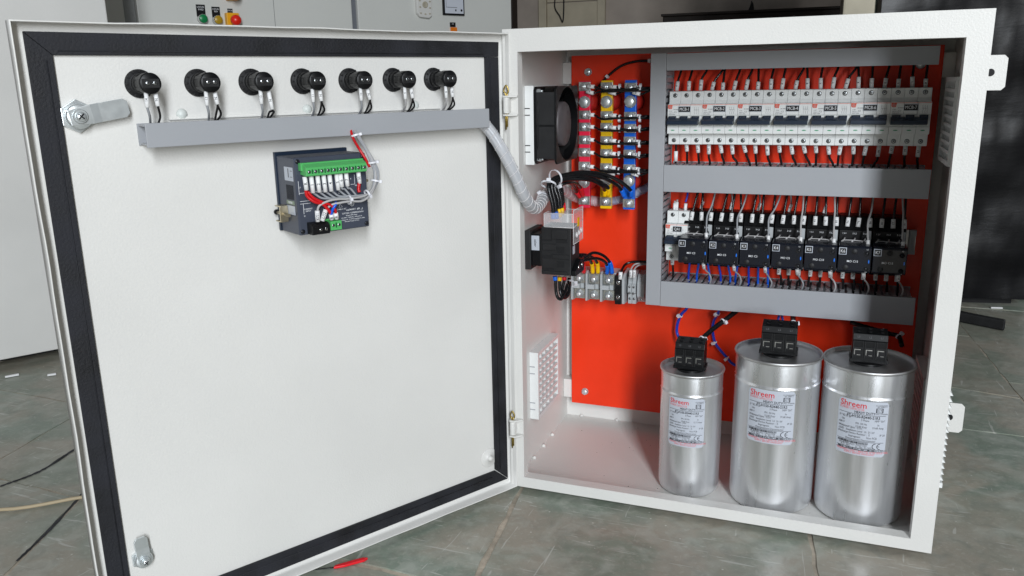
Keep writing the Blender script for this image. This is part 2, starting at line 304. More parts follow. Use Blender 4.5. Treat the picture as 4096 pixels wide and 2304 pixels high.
for P in slab_polys():
    c = sum(P, Vector((0, 0))) / len(P)
    if c.x < -2.6 or c.x > 2.4 or c.y < -1.1 or c.y > 3.4: continue
    n = len(P); Q = []
    ctr = c
    for i in range(n):
        a, b, d = P[i - 1], P[i], P[(i + 1) % n]; g = .0022 + random.random() * .0010 + .0016 * (abs(c.x - .24) < .24 or abs(c.x + .3) < .3)
        n1 = (b - a).normalized(); n2 = (d - b).normalized(); m1 = Vector((-n1.y, n1.x)); m2 = Vector((-n2.y, n2.x))
        if (ctr - b).dot(m1) < 0: m1 = -m1
        if (ctr - b).dot(m2) < 0: m2 = -m2
        den = 1 + m1.dot(m2); Q.append(b + (m1 + m2) * (g / max(den, .3)))
    R = []                                            # chipped, slightly wavy edges
    for i in range(n):
        a, b = Q[i], Q[(i + 1) % n]; m_ = max(1, int((b - a).length / .03)); d = (b - a).normalized(); q = Vector((-d.y, d.x))
        for j in range(m_): R.append(a + (b - a) * (j / m_) + q * (random.uniform(-.0022, .0012) if j else 0))
    dz = random.uniform(-.0006, .0006)
    MB().prism([tuple(v) for v in R], 'z', FZ - .02, FZ + dz).build('stone_slab', KOTA, fl)
for pts, r in (([(-.8149, -.266), (-.80, -.20), (-.8163, -.1146), (-.825, -.03)], .0032), ([(-.585, -.42), (-.615, -.34), (-.6597, -.2403), (-.69, -.17)], .0026)):
    b = MB(); Pp = smooth([(x, y, FZ + .0008) for x, y in pts], 14); u = []
    for i, q in enumerate(Pp):
        w = r * random.uniform(.6, 1.3); d = (Pp[min(i + 1, len(Pp) - 1)] - Pp[max(0, i - 1)]).normalized(); s = Vector((-d.y, d.x, 0)) * w
        u.append((b.bm.verts.new(q + s), b.bm.verts.new(q + Vector((0, 0, .0008))), b.bm.verts.new(q - s)))
    for a, c in zip(u, u[1:]): b.bm.faces.new((a[0], a[1], c[1], c[0])); b.bm.faces.new((a[1], a[2], c[2], c[1]))
    b.build('sealant_streak', DARKG, fl)
# ================================================================ THE CABINET
cab = thing('electrical_cabinet', 'open pale grey steel cabinet with red back plate, door swung to the left', 'cabinet')
T = .0018
XL, XR, ZB, ZT = .0225, .5838, .0173, .6735       # opening
MB().box(0, T, .002, CD, 0, CH).build('side_panel', PAINT, cab)
MB().box(CW - T, CW, .002, CD, 0, CH).build('side_panel', PAINT, cab)
MB().box(T, CW - T, .002, CD, CH - T, CH).build('roof_panel', PAINT, cab)
MB().box(T, CW - T, .002, CD, 0, T).build('base_panel', PAINT, cab)
MB().box(T, CW - T, CD - T, CD - .0001, T, CH - T).build('back_panel', PAINT, cab)
def ring(name, x0, x1, z0, z1, X0, X1, Z0, Z1, y, back, inn, m, parent, bev=.0016):
    """folded sheet frame: outer edges return to depth `back`, inner edges return to depth `inn`"""
    b = MB(); bm = b.bm
    def loop(xa, xb, za, zb, yy, seg=14, wob=0):
        pts = []
        for (ax, az), (bx, bz) in (((xa, za), (xb, za)), ((xb, za), (xb, zb)), ((xb, zb), (xa, zb)), ((xa, zb), (xa, za))):
            for i in range(seg):
                t = i / seg; j = random.uniform(-wob, wob) if i else 0
                pts.append(bm.verts.new((ax + (bx - ax) * t + (j if ax == bx else 0), yy, az + (bz - az) * t + (j if az == bz else 0))))
        return pts
    Ls = [loop(x0, x1, z0, z1, y + back), loop(x0, x1, z0, z1, y), loop(X0, X1, Z0, Z1, y, wob=.00035), loop(X0, X1, Z0, Z1, y + inn)]
    for A, B in zip(Ls, Ls[1:]):
        n = len(A)
        for i in range(n): bm.faces.new((A[i], A[(i + 1) % n], B[(i + 1) % n], B[i]))
    E = [e for e in bm.edges if len(e.link_faces) == 2 and e.calc_face_angle(0) > .6]
    bmesh.ops.bevel(bm, geom=E, offset=bev, segments=3, profile=.5, affect='EDGES')
    return b.build(name, m, parent)
ring('front_frame', 0, CW, 0, CH, XL, XR, ZB, ZT, 0, .004, .019, PAINT, cab)
# weld beads along the floor seams
wb = MB()
for (x, y) in ((.004, .05), (.004, .10), (.004, .15), (.004, .2), (.03, .3025), (.10, .3025), (.2, .3025)):
    wb.lathe([(.0001, .0045), (.003, .003), (.0042, 0)], (x + .001, y, T), n=8)
wb.build('weld_bead', PAINT, cab)
db = MB()
for _ in range(34):
    x, y, q = random.uniform(.03, .56), random.uniform(.03, .29), random.uniform(.0003, .0009); db.lathe([(q, 0), (q * .6, q * .6), (0, q * .6)], (x, y, T), n=6)
db.build('metal_filings', BLKM, cab, kind='stuff')
for x in (.05, CW - .05):
    for y in (.05, CD - .05): MB().cyl((x, y, FZ), (x, y, 0), .018, 20).build('foot', BLKM, cab)
for z0 in (.607, .056):
    b = MB(); prof = [(CW - .03, z0), (.676, z0), (.681, z0 + .005), (.681, z0 + .046), (.676, z0 + .051), (CW - .03, z0 + .051)]
    b.prism(prof, 'y', CD + .0002, CD + .0025); br = b.build('mounting_bracket', PAINT, cab, bevel=.0004)
    MB().cyl((.6597, CD - .0006, z0 + .026), (.6597, CD + .0001, z0 + .026), .0055, 20).build('bolt_hole', DARK, br)
for z in (.065, .645):                                # standoffs that carry the red plate
    for x in (.002, CW - .018 - .002):
        MB().box(x, x + .018, YP + .004, CD - .002, z - .018, z + .018).build('plate_standoff', PAINT, cab, bevel=.001)
# hinges with split pins
for zc in (.600, .104):
    h = MB(); h.cyl((.0078, -.0085, zc - .011), (.0078, -.0085, zc + .011), .0050, 16).box(.0055, .0122, -.013, -.0006, zc - .009, zc + .009)
    h = h.build('hinge', PAINT, cab, bevel=.0006, noise=.0002)
    a = MB()
    for s in (-.0135, .0125): a.prism([(.0035, -.0125), (.0125, -.0135), (.0225, -.004), (.0225, .0005), (.0035, -.0045)], 'z', zc + s - .0013, zc + s + .0013)
    a.build('hinge_leaf', PAINT, h, bevel=.0008)
    b = MB(); x, y = .0078, -.0088; L_ = [(x - .0011, y, zc - .034), (x - .0011, y, zc + .014)] + [(x - .0011 - .0024 * math.sin(t * PI), y, zc + .014 + .013 * t) for t in (.3, .6, .85)] + [(x, y, zc + .028)]
    R_ = [(2 * x - p[0], y, p[2]) for p in L_[::-1][1:]]; R_[-1] = (x + .0011, y, zc - .030)
    b.tube(smooth(L_ + R_, 4), .0011, 8).build('split_pin', BRASS, h)
# door: pan, wavy folded lip, rubber gasket
DWd = .6112
dm = MB(); bm = dm.bm
def dloop(inset, y, wob, seg=26):
    pts = []; random.seed(3)
    x0, x1, z0, z1 = -DWd + inset, -inset, .0007 + inset, .6992 - inset
    cs = ((x0, z0), (x1, z0), (x1, z1), (x0, z1))
    for i in range(4):
        a, b2 = cs[i], cs[(i + 1) % 4]; ph = random.random() * 6
        for j in range(seg):
            t = j / seg; w = wob * (math.sin(t * 9 + ph) + .8 * math.sin(t * 21 + ph * 2) + .5 * math.sin(t * 43)) * min(1, 6 * t, 6 * (1 - t))
            x, z = a[0] + (b2[0] - a[0]) * t, a[1] + (b2[1] - a[1]) * t
            if i % 2: x += w
            else: z += w
            pts.append(bm.verts.new((x, y, z)))
    return pts
Ls = [dloop(0, .0195, 0), dloop(0, .0008, .0005), dloop(.0004, 0, .0005), dloop(.0013, 0, .0005), dloop(.0017, .0006, .0004), dloop(.0017, .0150, 0), dloop(.0028, .0172, 0), dloop(.0050, .0180, 0)]
for A, B in zip(Ls, Ls[1:]):
    n = len(A)
    for i in range(n): f = bm.faces.new((A[i], A[(i + 1) % n], B[(i + 1) % n], B[i])); f.smooth = True
bm.faces.new(Ls[-1]); bm.faces.new(Ls[0][::-1]); random.seed(11)
door = dm.build('door', PAINT, cab, DO); door.rotation_euler = (0, 0, DOOR_RZ)
GY0, GY1 = .0140, .0179
def gasket(poly, groove):
    b = MB(); b.prism(poly, 'y', GY0, GY1); g = b.build('gasket_strip', GASKET, door, bevel=.0006)
    (a, c) = groove; MB().tube([(a[0], GY0 - .0001, a[1]), (c[0], GY0 - .0001, c[1])], .0007, 6).build('gasket_seam', GASKET, g)
xo0, xo1, zo0, zo1 = -.5985, -.0085, .0090, .6895; xi0, xi1, zi0, zi1 = -.5750, -.0330, .0335, .6670; e = .0002
gasket([(xo0, zo1), (xo1 + .0, zo1 - .002), (xo1 - .001, zo1 - .022), (xi1, zi1), (xi0, zi1)], ((-.57, .6712), (-.036, .6705)))
gasket([(xo0, zo1 - e * 2), (xi0 - e, zi1 - e), (xi0 - .001, zi0), (xo0 - .0005, zo0)], ((-.5815, .662), (-.5825, .036)))
gasket([(xi1 + .0003, zi1 - e), (xo1 - .001, zo1 - .0225), (xo1, zo0 + .004), (xi1, zi0 + .002)], ((-.0245, .66), (-.0235, .035)))
gasket([(xo0 - .0005, zo0 - e), (xo1, zo0 + .003), (xi1, zi0), (xi0 - .001, zi0 - e)], ((-.575, .0245), (-.04, .0245)))
st = MB(); st.lathe([(.0155, 0), (.0155, .0012), (.0146, .0016), (.0045, .0016), (.0040, .004), (.0035, .0075), (0, .0075)], (-.0432, .0182, .0585), 'y', 32).build('earth_stud', PAINT, door)
# -------------------------------------------------- mounting plate and its bolts
pl = thing('mounting_plate', 'glossy red steel plate covering the back of the cabinet', 'mounting plate', (0, YP, 0))
MB().box(.019, CW - .019, 0, .003, .0390, .6740).build('plate_sheet', REDP, pl, bevel=.0008)
def hexbolt(parent, c, r=.0065, h=.004, m=None, washer=None, name='bolt', stud=0):
    b = MB()
    if washer: b.lathe([(washer, 0), (washer, .0012), (0, .0012)], c, 'y', 24); c = (c[0], c[1] - .0012, c[2])
    b.cyl(c, (c[0], c[1] - h, c[2]), r, 6, r * .98, start=random.random()); 
    b.lathe([(r * .8, 0), (r * .72, .0005), (0, .0005)], (c[0], c[1] - h, c[2]), 'y', 20)
    if stud: b.lathe([(stud, 0), (stud, .003), (stud * .6, .0042), (0, .0042)], (c[0], c[1] - h, c[2]), 'y', 12)
    return b.build(name, m or ZINC, parent, bevel=0)
for x, z in ((.049, .6465), (.0455, .0645), (CW - .049, .6465), (CW - .0455, .0645)): hexbolt(pl, (x, 0, z), .0058, .0045, washer=.0065)
# -------------------------------------------------- wiring ducts
def finger_mesh(w, d, t=.0018):
    key = ('finger', w, d)
    if key not in CACHE:     # tooth standing towards -y with the notched head of slotted duct
        h = w / 2; CACHE[key] = MB().prism([(-h, 0), (h, 0), (h, -d * .66), (h * .62, -d * .70), (h * .62, -d * .78), (h, -d * .82), (h, -d), (-h, -d), (-h, -d * .82), (-h * .62, -d * .78), (-h * .62, -d * .70), (-h, -d * .66)], 'z', -t / 2, t / 2).mesh('finger')
    return CACHE[key]
def duct(label, x0, x1, z0, z1, depth, loc, rz=0, along='x', sides=(1, 1), over=.0012, skip=None):
    """x0..z1 in the local frame whose y=0 is the surface it is screwed to"""
    d = thing('wiring_duct', label, 'wiring duct', loc, rz, 'grey slotted wiring ducts')
    MB().box(x0 + .001, x1 - .001, -.002, 0, z0 + .001, z1 - .001).build('duct_base', DUCT, d)
    c = MB(); f = -depth
    c.box(x0, x1, f, f + .0016, z0, z1)
    if along == 'x': c.box(x0, x1, f + .0016, f + .0045, z1 - .0014, z1).box(x0, x1, f + .0016, f + .0045, z0, z0 + .0014)
    else: c.box(x0, x0 + .0014, f + .0016, f + .008, z0, z1).box(x1 - .0014, x1, f + .0016, f + .008, z0, z1)
    c.build('duct_cover', DUCT, d, bevel=.0006)
    L_ = (x1 - x0) if along == 'x' else (z1 - z0); pitch = .0105; n = int(L_ / pitch); me = finger_mesh(.0070, depth - .0075)
    for s in (0, 1):
        if not sides[s]: continue
        for i in range(n):
            q = pitch * (i + .5) + (L_ - n * pitch) / 2
            if skip and skip(q): continue
            o = put('finger', me, DUCT, d)
            if along == 'x': o.location = (x0 + q, -.0005, (z0 + .0028) if s == 0 else (z1 - .0028))
            else: o.location = ((x0 + .0028) if s == 0 else (x1 - .0028), -.0005, z0 + q); o.rotation_euler = (0, PI / 2, 0)
    return d
duct('upright grey duct running down the left of the breakers', .1725, .1968, .2650, .6715, .080, (0, YP, 0), along='z', sides=(1, 1))
duct('topmost level grey duct above the row of breakers', .1972, .5780, .6452, .6708, .080, (0, YP, 0), sides=(1, 1))
duct('middle level grey duct between breakers and contactors', .1972, .5828, .4560, .4988, .080, (0, YP, 0), sides=(1, 1))
duct('lowest level grey duct above the silver capacitors', .1972, .5800, .2645, .3070, .080, (0, YP, 0), sides=(1, 1))
DSURF = .018
dd_ = duct('short grey duct fixed across the inside of the door', -.5048, -.0520, .5722, .5975, .035, DO + dw(0, -DSURF, 0) - DO, DOOR_RZ, sides=(1, 1))
MB().box(-.470, -.1118, -.0022, -.0002, .5990, .6022).box(-.470, -.1118, -.0052, -.0022, .5990, .6000).build('mounting_strip', PAINT, dd_)
for x in (-.455, -.305, -.150): MB().lathe([(.0001, .004), (.004, .0035), (.0062, .0005), (.0062, 0)], (x, -.0002, .6045), 'y', 16).build('adhesive_blob', WHT2, dd_)
# -------------------------------------------------- door pilot lights
PT = (.4955, .4335, .3722, .3088, .2452, .1822, .1192); PN = ('14', '13', '12', '11', '10', '9', '8')
def pilot_meshes():
    f = MB(); f.lathe([(.0152, 0), (.0152, .0016), (.0140, .0034), (.0118, .0040), (.0110, .0066), (.0106, .0066)], axis='y', n=40)
    for i in range(12):
        t = 2 * PI * i / 12; f.prism([(.0122 * math.cos(t + a) * k, .0122 * math.sin(t + a) * k) for a, k in ((-.06, 1), (.06, 1), (.06, 1.2), (-.06, 1.2))], 'y', -.0052, -.002)
    b = MB(); b.lathe([(.0104, .0), (.0104, .0165), (.0098, .017), (.0098, .026), (.0108, .0265), (.0108, .0405), (.0102, .0412), (.0, .0412)], axis='y', n=40)
    for a in (.5, 2.6, 3.7, 5.8): b.prism([(.0100 * math.cos(a + q) * k, .0100 * math.sin(a + q) * k) for q, k in ((-.16, .9), (.16, .9), (.16, 1.1), (-.16, 1.1))], 'y', -.039, -.020)
    e = MB(); e.prism([(-.0088, .0046), (.0088, .0046), (.0088, -.0046), (-.0088, -.0046)], 'y', -.0416, -.0410)
    return f.mesh('lock_ring'), b.mesh('lamp_housing'), e.mesh('terminal_face', .0003)
pf, pb, pe = pilot_meshes(); PW = []
DESC = ('leftmost pilot lamp body, above the long cam arm tip', 'second pilot lamp body from the left', 'third pilot lamp body from the left, sleeve 12', 'middle pilot lamp body of the seven', 'third pilot lamp body from the hinge side, sleeve 10', 'second pilot lamp body from the hinge side', 'pilot lamp body nearest the hinge side')
for i, t in enumerate(PT):
    z = .6380; p = thing('pilot_lamp', 'black ' + DESC[i], 'pilot lamp', dw(t, -DSURF, z), DOOR_RZ + random.uniform(-.02, .02), 'black pilot lamp bodies along the top of the door')
    put('lock_ring', pf, BLKM, p); put('lamp_housing', pb, BLK, p); tf = put('terminal_face', pe, BLKM, p)
    for x in (-.0033, .0039): screw(p, (x, -.0417, .0004), .0023, m=MIRR)
    n0 = .0412 - DSURF - .006
    a0 = dw(t + .0042, n0, z - .0095); a1 = dw(t + .0052, n0 + .002, z - .0245); w = wire([a1 + Vector((0, 0, .006)), a1, dw(t + .0025, n0 - .003, z - .033), dw(t - .002, -.003, z - .0425)], .0013, WGRY if i < 5 else WWHT, 'grey wire under the %s' % DESC[i].split(',')[0], group='wires under the pilot lamps')
    w['door'] = 1; sleeve(w, a1, a0, .0021, PN[i], flip=1); del w['door']
    dx = random.uniform(-.001, .002); b0 = dw(t - .0052, n0, z - .0105); b1 = dw(t - .0062 + dx, n0 + .002, z - (.0235 if i != 2 else .031)); 
    for s in ((-.0009, .0009) if i else (0,)):
        w2 = wire([b1 + Vector((0, 0, .006)), b1 + Vector((0, 0, -.001)), dw(t - .008 + s * 3, n0 - .003, z - .034), dw(t - .0095 + s, -.002, z - .0425)], .00125, WBLK, ('black wire (%s strand) under the ' % ('outer' if s > 0 else 'inner')) + DESC[i].split(',')[0], group='wires under the pilot lamps')
    w2['door'] = 1; sleeve(w2, b1, b0, .0023, 'N', flip=1); del w2['door']
# -------------------------------------------------- cam locks
def camlock(label, t, z, s, ang, L_, bend):
    k = thing('cam_lock', label, 'lock', dw(t, -DSURF, z), DOOR_RZ, 'zinc quarter-turn locks on the door')
    MB().cyl((0, 0, 0), (0, -.004 * s, 0), .0172 * s, 6, start=.55).build('hex_nut', ZINC, k, bevel=.0006)
    MB().lathe([(.0125 * s, .0), (.0125 * s, .009 * s), (.0112 * s, .010 * s), (0, .010 * s)], (0, -.003 * s, 0), 'y', 32).build('lock_barrel', ZINC, k)
    b = MB(); c, sn = math.cos(ang), math.sin(ang); hw = .0098 * s; y = -.0135 * s; th = .0026
    def Q(u, v): return (u * c - v * sn, u * sn + v * c)
    segs = [(-.010 * s, 0), (.012 * s, 0), (.020 * s, bend), (L_ - .004, bend)]; prev = None
    outline = [(u, hw if i else hw * .8, dy) for i, (u, dy) in enumerate(segs)] + [(L_, hw * .62, bend)]
    rows = []
    for u, h, dy in outline:
        rows.append([b.bm.verts.new((Q(u, v)[0], y + dy + q, Q(u, v)[1])) for v, q in ((-h, 0), (h, 0), (h, th), (-h, th))])
    for A, B in zip(rows, rows[1:]):
        for j in range(4): b.bm.faces.new((A[j], A[(j + 1) % 4], B[(j + 1) % 4], B[j]))
    b.bm.faces.new(rows[0]); b.bm.faces.new(rows[-1][::-1]); b.build('cam_arm', ZINC, k, bevel=.0005)
    MB().lathe([(.0072 * s, 0), (.0072 * s, .0022), (.0066 * s, .0028), (.0066 * s, .0030)], (0, y, 0), 'y', 24).build('spring_washer', ZINC, k)
    sc = screw(k, (0, y - .0026, 0), .0050 * s, m=ZINC, deep=.0042, name='screw')
camlock('large zinc cam lock left of the pilot lamps with arm pointing right', .5605, .6066, 1.0, .16, .0485, .0006)
camlock('small zinc cam lock low on the door with arm pointing up', .5590, .0945, .78, PI / 2 + .05, .030, .0008)
# -------------------------------------------------- power-factor relay on the door
CX, CZ = -.3058, .5072
rl = thing('power_factor_relay', 'dark slate square relay with green terminal strip fixed through the door', 'relay', dw(-CX, -DSURF, CZ), DOOR_RZ)
hb = .0466
MB().box(-.0482, .0482, -.0050, -.0002, -.0460, .0490).build('bezel', NAVY, rl, bevel=.0008)
b = MB().prism([(-hb, -.0460), (hb, -.0460), (hb, .0450), (-hb, .0450)], 'y', -.055, -.0052); cs_ = b.build('case', SLATE, rl, bevel=.0022, seg=3)
for x, z in ((-.0425, .0405), (.0425, .0405), (-.0425, -.0415), (.0425, -.0415)): screw(rl, (x, -.0548, z), .0028, m=BLKG, deep=.0016, name='screw')
g = MB().prism([(-.0555, .0375), (-.0555, .0255), (-.0700, .0240), (-.0710, .0250), (-.0710, .0340), (-.0640, .0375)], 'x', -.0400, .0385)
g = g.build('terminal_strip', GRN, rl, bevel=.0004)
MB().box(-.0420, .0390, -.0625, -.0552, .0300, .0390).build('terminal_header', GRN, rl, bevel=.0003)
for i in range(10):
    x = -.0360 + i * .00795; MB().lathe([(.0022, 0), (.0022, -.0004)], (x, -.0712, .0292), 'y', 14).build('screw_well', GRND, g); screw(g, (x, -.0711, .0292), .0017, deep=.0004)
    if i < 9: MB().box(x + .0031, x + .0049, -.07125, -.0708, .0268, .0318).build('test_slot', GRND, g)
g2 = MB().box(-.0125, .0020, -.0680, -.0555, -.0425, -.0315).build('small_terminal', GRN, rl, bevel=.0005); g2b = MB().box(-.0160, -.002, -.0600, -.0553, -.0312, -.0295).build('small_terminal', GRN, rl)
for x in (-.0090, -.0015): screw(g2, (x, -.0681, -.0365), .0019, deep=.0005)
MB().box(-.0062, -.0044, -.0683, -.0679, -.0395, -.0335).build('test_slot', GRND, g2)
g3 = MB().prism([(-.0555, -.0310), (-.0555, -.0450), (-.0690, -.0450), (-.0700, -.0440), (-.0700, -.0350), (-.0660, -.0318)], 'x', -.0370, -.0145).build('small_terminal', BLK, rl, bevel=.0005)
for x in (-.0265, -.0195): screw(g3, (x, -.0701, -.0392), .0018, m=CHR, deep=.0005)
for z in (-.021, .0185):                                  # clamp brackets each side of the case
    pass
def clamp(x, z, sgn):
    o = thing('relay_clamp', 'passivated steel clamp with threaded screw on the %s side of the relay' % ('left' if sgn < 0 else 'right'), 'clamp', dw(-(CX + x), -DSURF, CZ + z), DOOR_RZ, 'clamps that hold the relay in the door')
    MB().prism([(0, -.0075), (.001, -.0098), (.010, -.0098), (.0105, -.006), (.0105, .006), (.010, .0098), (.001, .0098), (0, .0075)], 'y', -.030, -.0285).box(0, .0105, -.0285, -.016, -.0098, -.0083).box(0, .0105, -.0285, -.016, .0083, .0098).build('bracket', NICK, o, bevel=.0004) if sgn < 0 else MB().prism([(0, -.0075), (.0005, -.0098), (.007, -.0098), (.0085, -.006), (.0085, .006), (.007, .0098), (.0005, .0098), (0, .0075)], 'y', -.030, -.0285).build('bracket', NICK, o, bevel=.0004)
    MB().cyl((.0052, -.006, 0), (.0052, -.044, -.0005), .0019, 12).build('clamp_screw', NICK, o)
    if sgn < 0: MB().lathe([(.0001, .006), (.0028, .005), (.0034, .002), (.0030, 0)], (.0052, -.006, 0), 'y', 14).build('rubber_cap', BLK, o)
clamp(-hb - .0115, -.022, -1); clamp(hb + .0010, .010, 1)
# print on the relay
def rt(s, x, z, size, **k): text(s, size, WINK, cs_, (x, -.0552, z), **k)
rt('415-440 V AC', .0085, -.0205, .0026); rt('etaSMART - 8R', .0250, -.0222, .0030, bold=.004); rt('CAT.NO. CS90802OOOO', .0245, -.0262, .0026)
rt('8 Steps APFC Relay', .0225, -.0290, .0019); rt('415-440 V   50/60 Hz   MAX 6.0 VA', .0225, -.0315, .0019); rt('Wire Range: 30 - 12 AWG Stranded Cu Solid', .0225, -.0340, .0019); rt('Terminal Torque 0.5 N-m', .0225, -.0362, .0019)
for s, x, z in (('C1', -.0420, .0105), ('C2', .0335, .0155), ('R2', -.0240, .0020), ('R3', -.0155, .0022), ('R8', .0310, .0065), ('S1', -.0385, -.0235), ('CURRENT', -.0335, -.0155), ('INPUT', -.0335, -.0180), ('8', .0245, .0150), ('F1', .0080, -.0010)): rt(s, x, z, .0024)
lg = MB()
for x0, x1, z0, z1 in ((-.0435, -.0431, .002, .018), (-.0435, -.010, .0036, .004), (.0295, .0299, .008, .020), (.024, .030, .008, .0084), (-.043, -.030, -.006, -.0056), (-.043, -.030, -.009, -.0086), (-.0395, -.0391, -.021, -.009), (.0375, .0379, -.0235, -.021), (.0355, .0379, -.0235, -.0231), (.031, .0314, -.0235, -.0215)): lg.box(x0, x1, -.05535, -.0550, z0, z1)
lg.build('wiring_diagram', WINK, cs_)
lg = MB(); tri = [(.0085 + .0028 * math.cos(a), -.0165 + .0028 * math.sin(a)) for a in (PI / 2, PI / 2 + 2 * PI / 3, PI / 2 + 4 * PI / 3)]
lg.tube([(x, -.0552, z) for x, z in tri + tri[:1]], .0002, 4); lg.tube([(.0240 + .0026 * math.cos(a * PI / 12), -.0552, -.0155 + .0026 * math.sin(a * PI / 12)) for a in range(25)], .0003, 4)
lg.box(.0222, .0258, -.0553, -.0550, -.0158, -.0153).box(.0234, .0238, -.0553, -.0550, -.0175, -.0140).build('print_symbol', WINK, cs_)
sd = MB().box(-hb - .0004, -hb + .0002, -.0495, -.0265, .0175, .0335).build('paper_label', LABEL, rl)
MB().box(-hb - .0006, -hb - .0003, -.0385, -.0365, .0215, .0320).box(-hb - .0006, -hb - .0003, -.048, -.043, .029, .0297).box(-hb - .0006, -hb - .0003, -.048, -.042, .022, .0226).build('label_print', INKG, sd)
vs = MB()
for i in range(7): vs.box(-hb - .0003, -hb + .0002, -.0470 + i * .0029, -.0458 + i * .0029, -.0045, .0125)
vs.build('vent_slot', DARK, rl)
MB().box(-hb - .0004, -hb + .0002, -.0475, -.0265, -.0105, -.0060).build('tested_sticker', mat('olive_label', (.22, .27, .20), .5), rl); MB().box(-hb - .0004, -hb + .0002, -.0475, -.0265, -.0225, -.0120).build('paper_label', LABEL, rl)
text('TESTED', .0034, WINK, rl, (-hb - .0006, -.037, -.0083), rot=(PI / 2, 0, -PI / 2))
# relay wires (paths are in the door frame: x, y, z relative to the relay)
RO = Vector(dw(-CX, -DSURF, CZ)); Rm = Matrix.Rotation(DOOR_RZ, 3, 'Z')
def rp(*P): return [RO + Rm @ Vector(p) for p in P]
RS = (('R', -.0385, .0115, WRED), ('1', -.0305, .0075, WGRY), ('2', -.0225, .0075, WGRY), ('3', -.0148, .0070, WGRY), ('4', -.0072, .0072, WGRY), ('5', .0020, .0078, WGRY), ('6', .0070, .0110, WGRY), ('7', .0145, .0112, WGRY), ('H', .0310, .0130, WRED))
for i, (s, x, zb, m) in enumerate(RS):
    yy = -.064; lab = '%s %s wire from the left, sleeve %s, below the green relay strip' % (('first', 'second', 'third', 'fourth', 'fifth', 'sixth', 'seventh', 'eighth', 'last')[i], 'red' if m is WRED else 'grey', s); j = (i % 4) * .0019
    if s == 'R': P = [(x, yy, .018), (x, yy, .010), (x + .001, -.064, .001), (x + .008, -.067, -.006), (x + .018, -.068, -.010), (x + .0255, -.068, -.019), (x + .0275, -.066, -.022)]
    elif s == 'H': P = [(x, yy, .018), (x, yy, .011), (x - .0015, -.064, .003), (x - .001, -.065, -.001)]
    else: P = [(x, yy, .018), (x + .0005, yy, .006), (x + .005, -.063, .001 + (i > 5) * .003), (x + .012 + (i < 4) * .004, -.065, -.0035 - j * .4), (.024 + i * .0006, -.067 + j * .4, -.0045 - j * .5), (.0395, -.068 + j * .5, -.0035 - j), (.0490 + j, -.066 + j * .4, .006), (.0525 + j, -.064, .020), (.0500 + j * .8, -.062, .033), (.0465 + j * .4, -.058, .047), (.0440 + j * .4, -.045, .062), (.0435 + j * .4, -.033, .072)]
    if s == 'H':
        w = wire(rp(*P), .0021, m, lab, group='wires on the relay')
    else: w = wire(rp(*P), .0020 if s == 'R' else .0013, m, lab, group='wires on the relay')
    w['door'] = 1; q = rp((x + .0006, yy, zb - .0035), (x - .0004, yy, .0235)); sleeve(w, q[0], q[1], .0026, s, size=.005, flip=-1 if False else 1); del w['door']
for s, m, x, P in (('K/S1', WWHT, -.0275, [(-.0275, -.066, -.018), (-.025, -.068, -.011), (-.014, -.070, -.0065), (-.002, -.071, -.0055), (.012, -.071, -.0065), (.036, -.070, -.0045), (.0500, -.067, .006), (.0540, -.064, .020), (.0520, -.062, .033), (.0470, -.058, .047), (.0450, -.045, .062), (.0447, -.033, .072)]),
                   ('L/S2', WWHT, -.0195, [(-.0165, -.066, -.018), (-.011, -.069, -.012), (-.001, -.072, -.010), (.012, -.0725, -.0095), (.030, -.072, -.0105), (.044, -.069, -.003), (.0515, -.066, .008), (.0560, -.063, .021), (.0535, -.062, .033), (.0485, -.058, .047), (.0465, -.045, .062), (.0460, -.033, .072)]),
                   ('B', WBLUB, -.0095, [(-.0105, -.067, -.024), (-.0095, -.070, -.017), (-.0060, -.071, -.012), (-.0040, -.069, -.0095)]),
                   ('R', WRED, -.0030, [(-.0045, -.067, -.023), (-.0060, -.069, -.018), (-.0110, -.069, -.012), (-.0200, -.068, -.008), (-.031, -.066, -.0015), (-.0365, -.064, .006)]),
                   ('', WRED, .046, [(.0475, -.062, .028), (.0420, -.061, .040), (.0375, -.055, .052), (.0385, -.042, .062), (.0405, -.033, .072)])):
    w = wire(rp(*P), .0014 if m is WWHT else .0017, m, '%s wire %s' % ({'pale_wire': 'pale', 'bright_blue_wire': 'bright blue', 'red_wire': 'red'}[m.name], ('with sleeve %s entering the small terminals under the relay' % s) if s else 'dropping from the door duct beside the relay'), group='wires on the relay')
    if s:
        w['door'] = 1; z0 = -.0300 if x < -.015 else -.0298; q = rp((x - (.0025 if x == -.0195 else 0), -.0655, z0), (P[0][0], P[0][1], P[0][2] + .001)); sleeve(w, q[0], q[1], .0027, s, size=.0045); del w['door']
for c, d, r, lab in (((.0125, -.0705, -.0078), (1, 0, 0), .0048, 0), ((.0385, -.0685, -.0040), (1, 0, .35), .0052, 0), ((.0530, -.0645, .011), (.25, 0, 1), .0052, 0), ((.0515, -.0615, .0335), (-.1, 0, 1), .0055, 0), ((.0430, -.040, .0650), (-.1, .3, 1), .0050, 0)):
    h = bpy.data.objects.new('x', None); q = rp(c)[0]; dd = Rm @ Vector(d); o = tie(cs_ if 0 else w, q, dd, r, o=w.location, head=Rm @ Vector((.8, -.6, .1)), width=.0022, hs=.95)
    bpy.data.objects.remove(h)
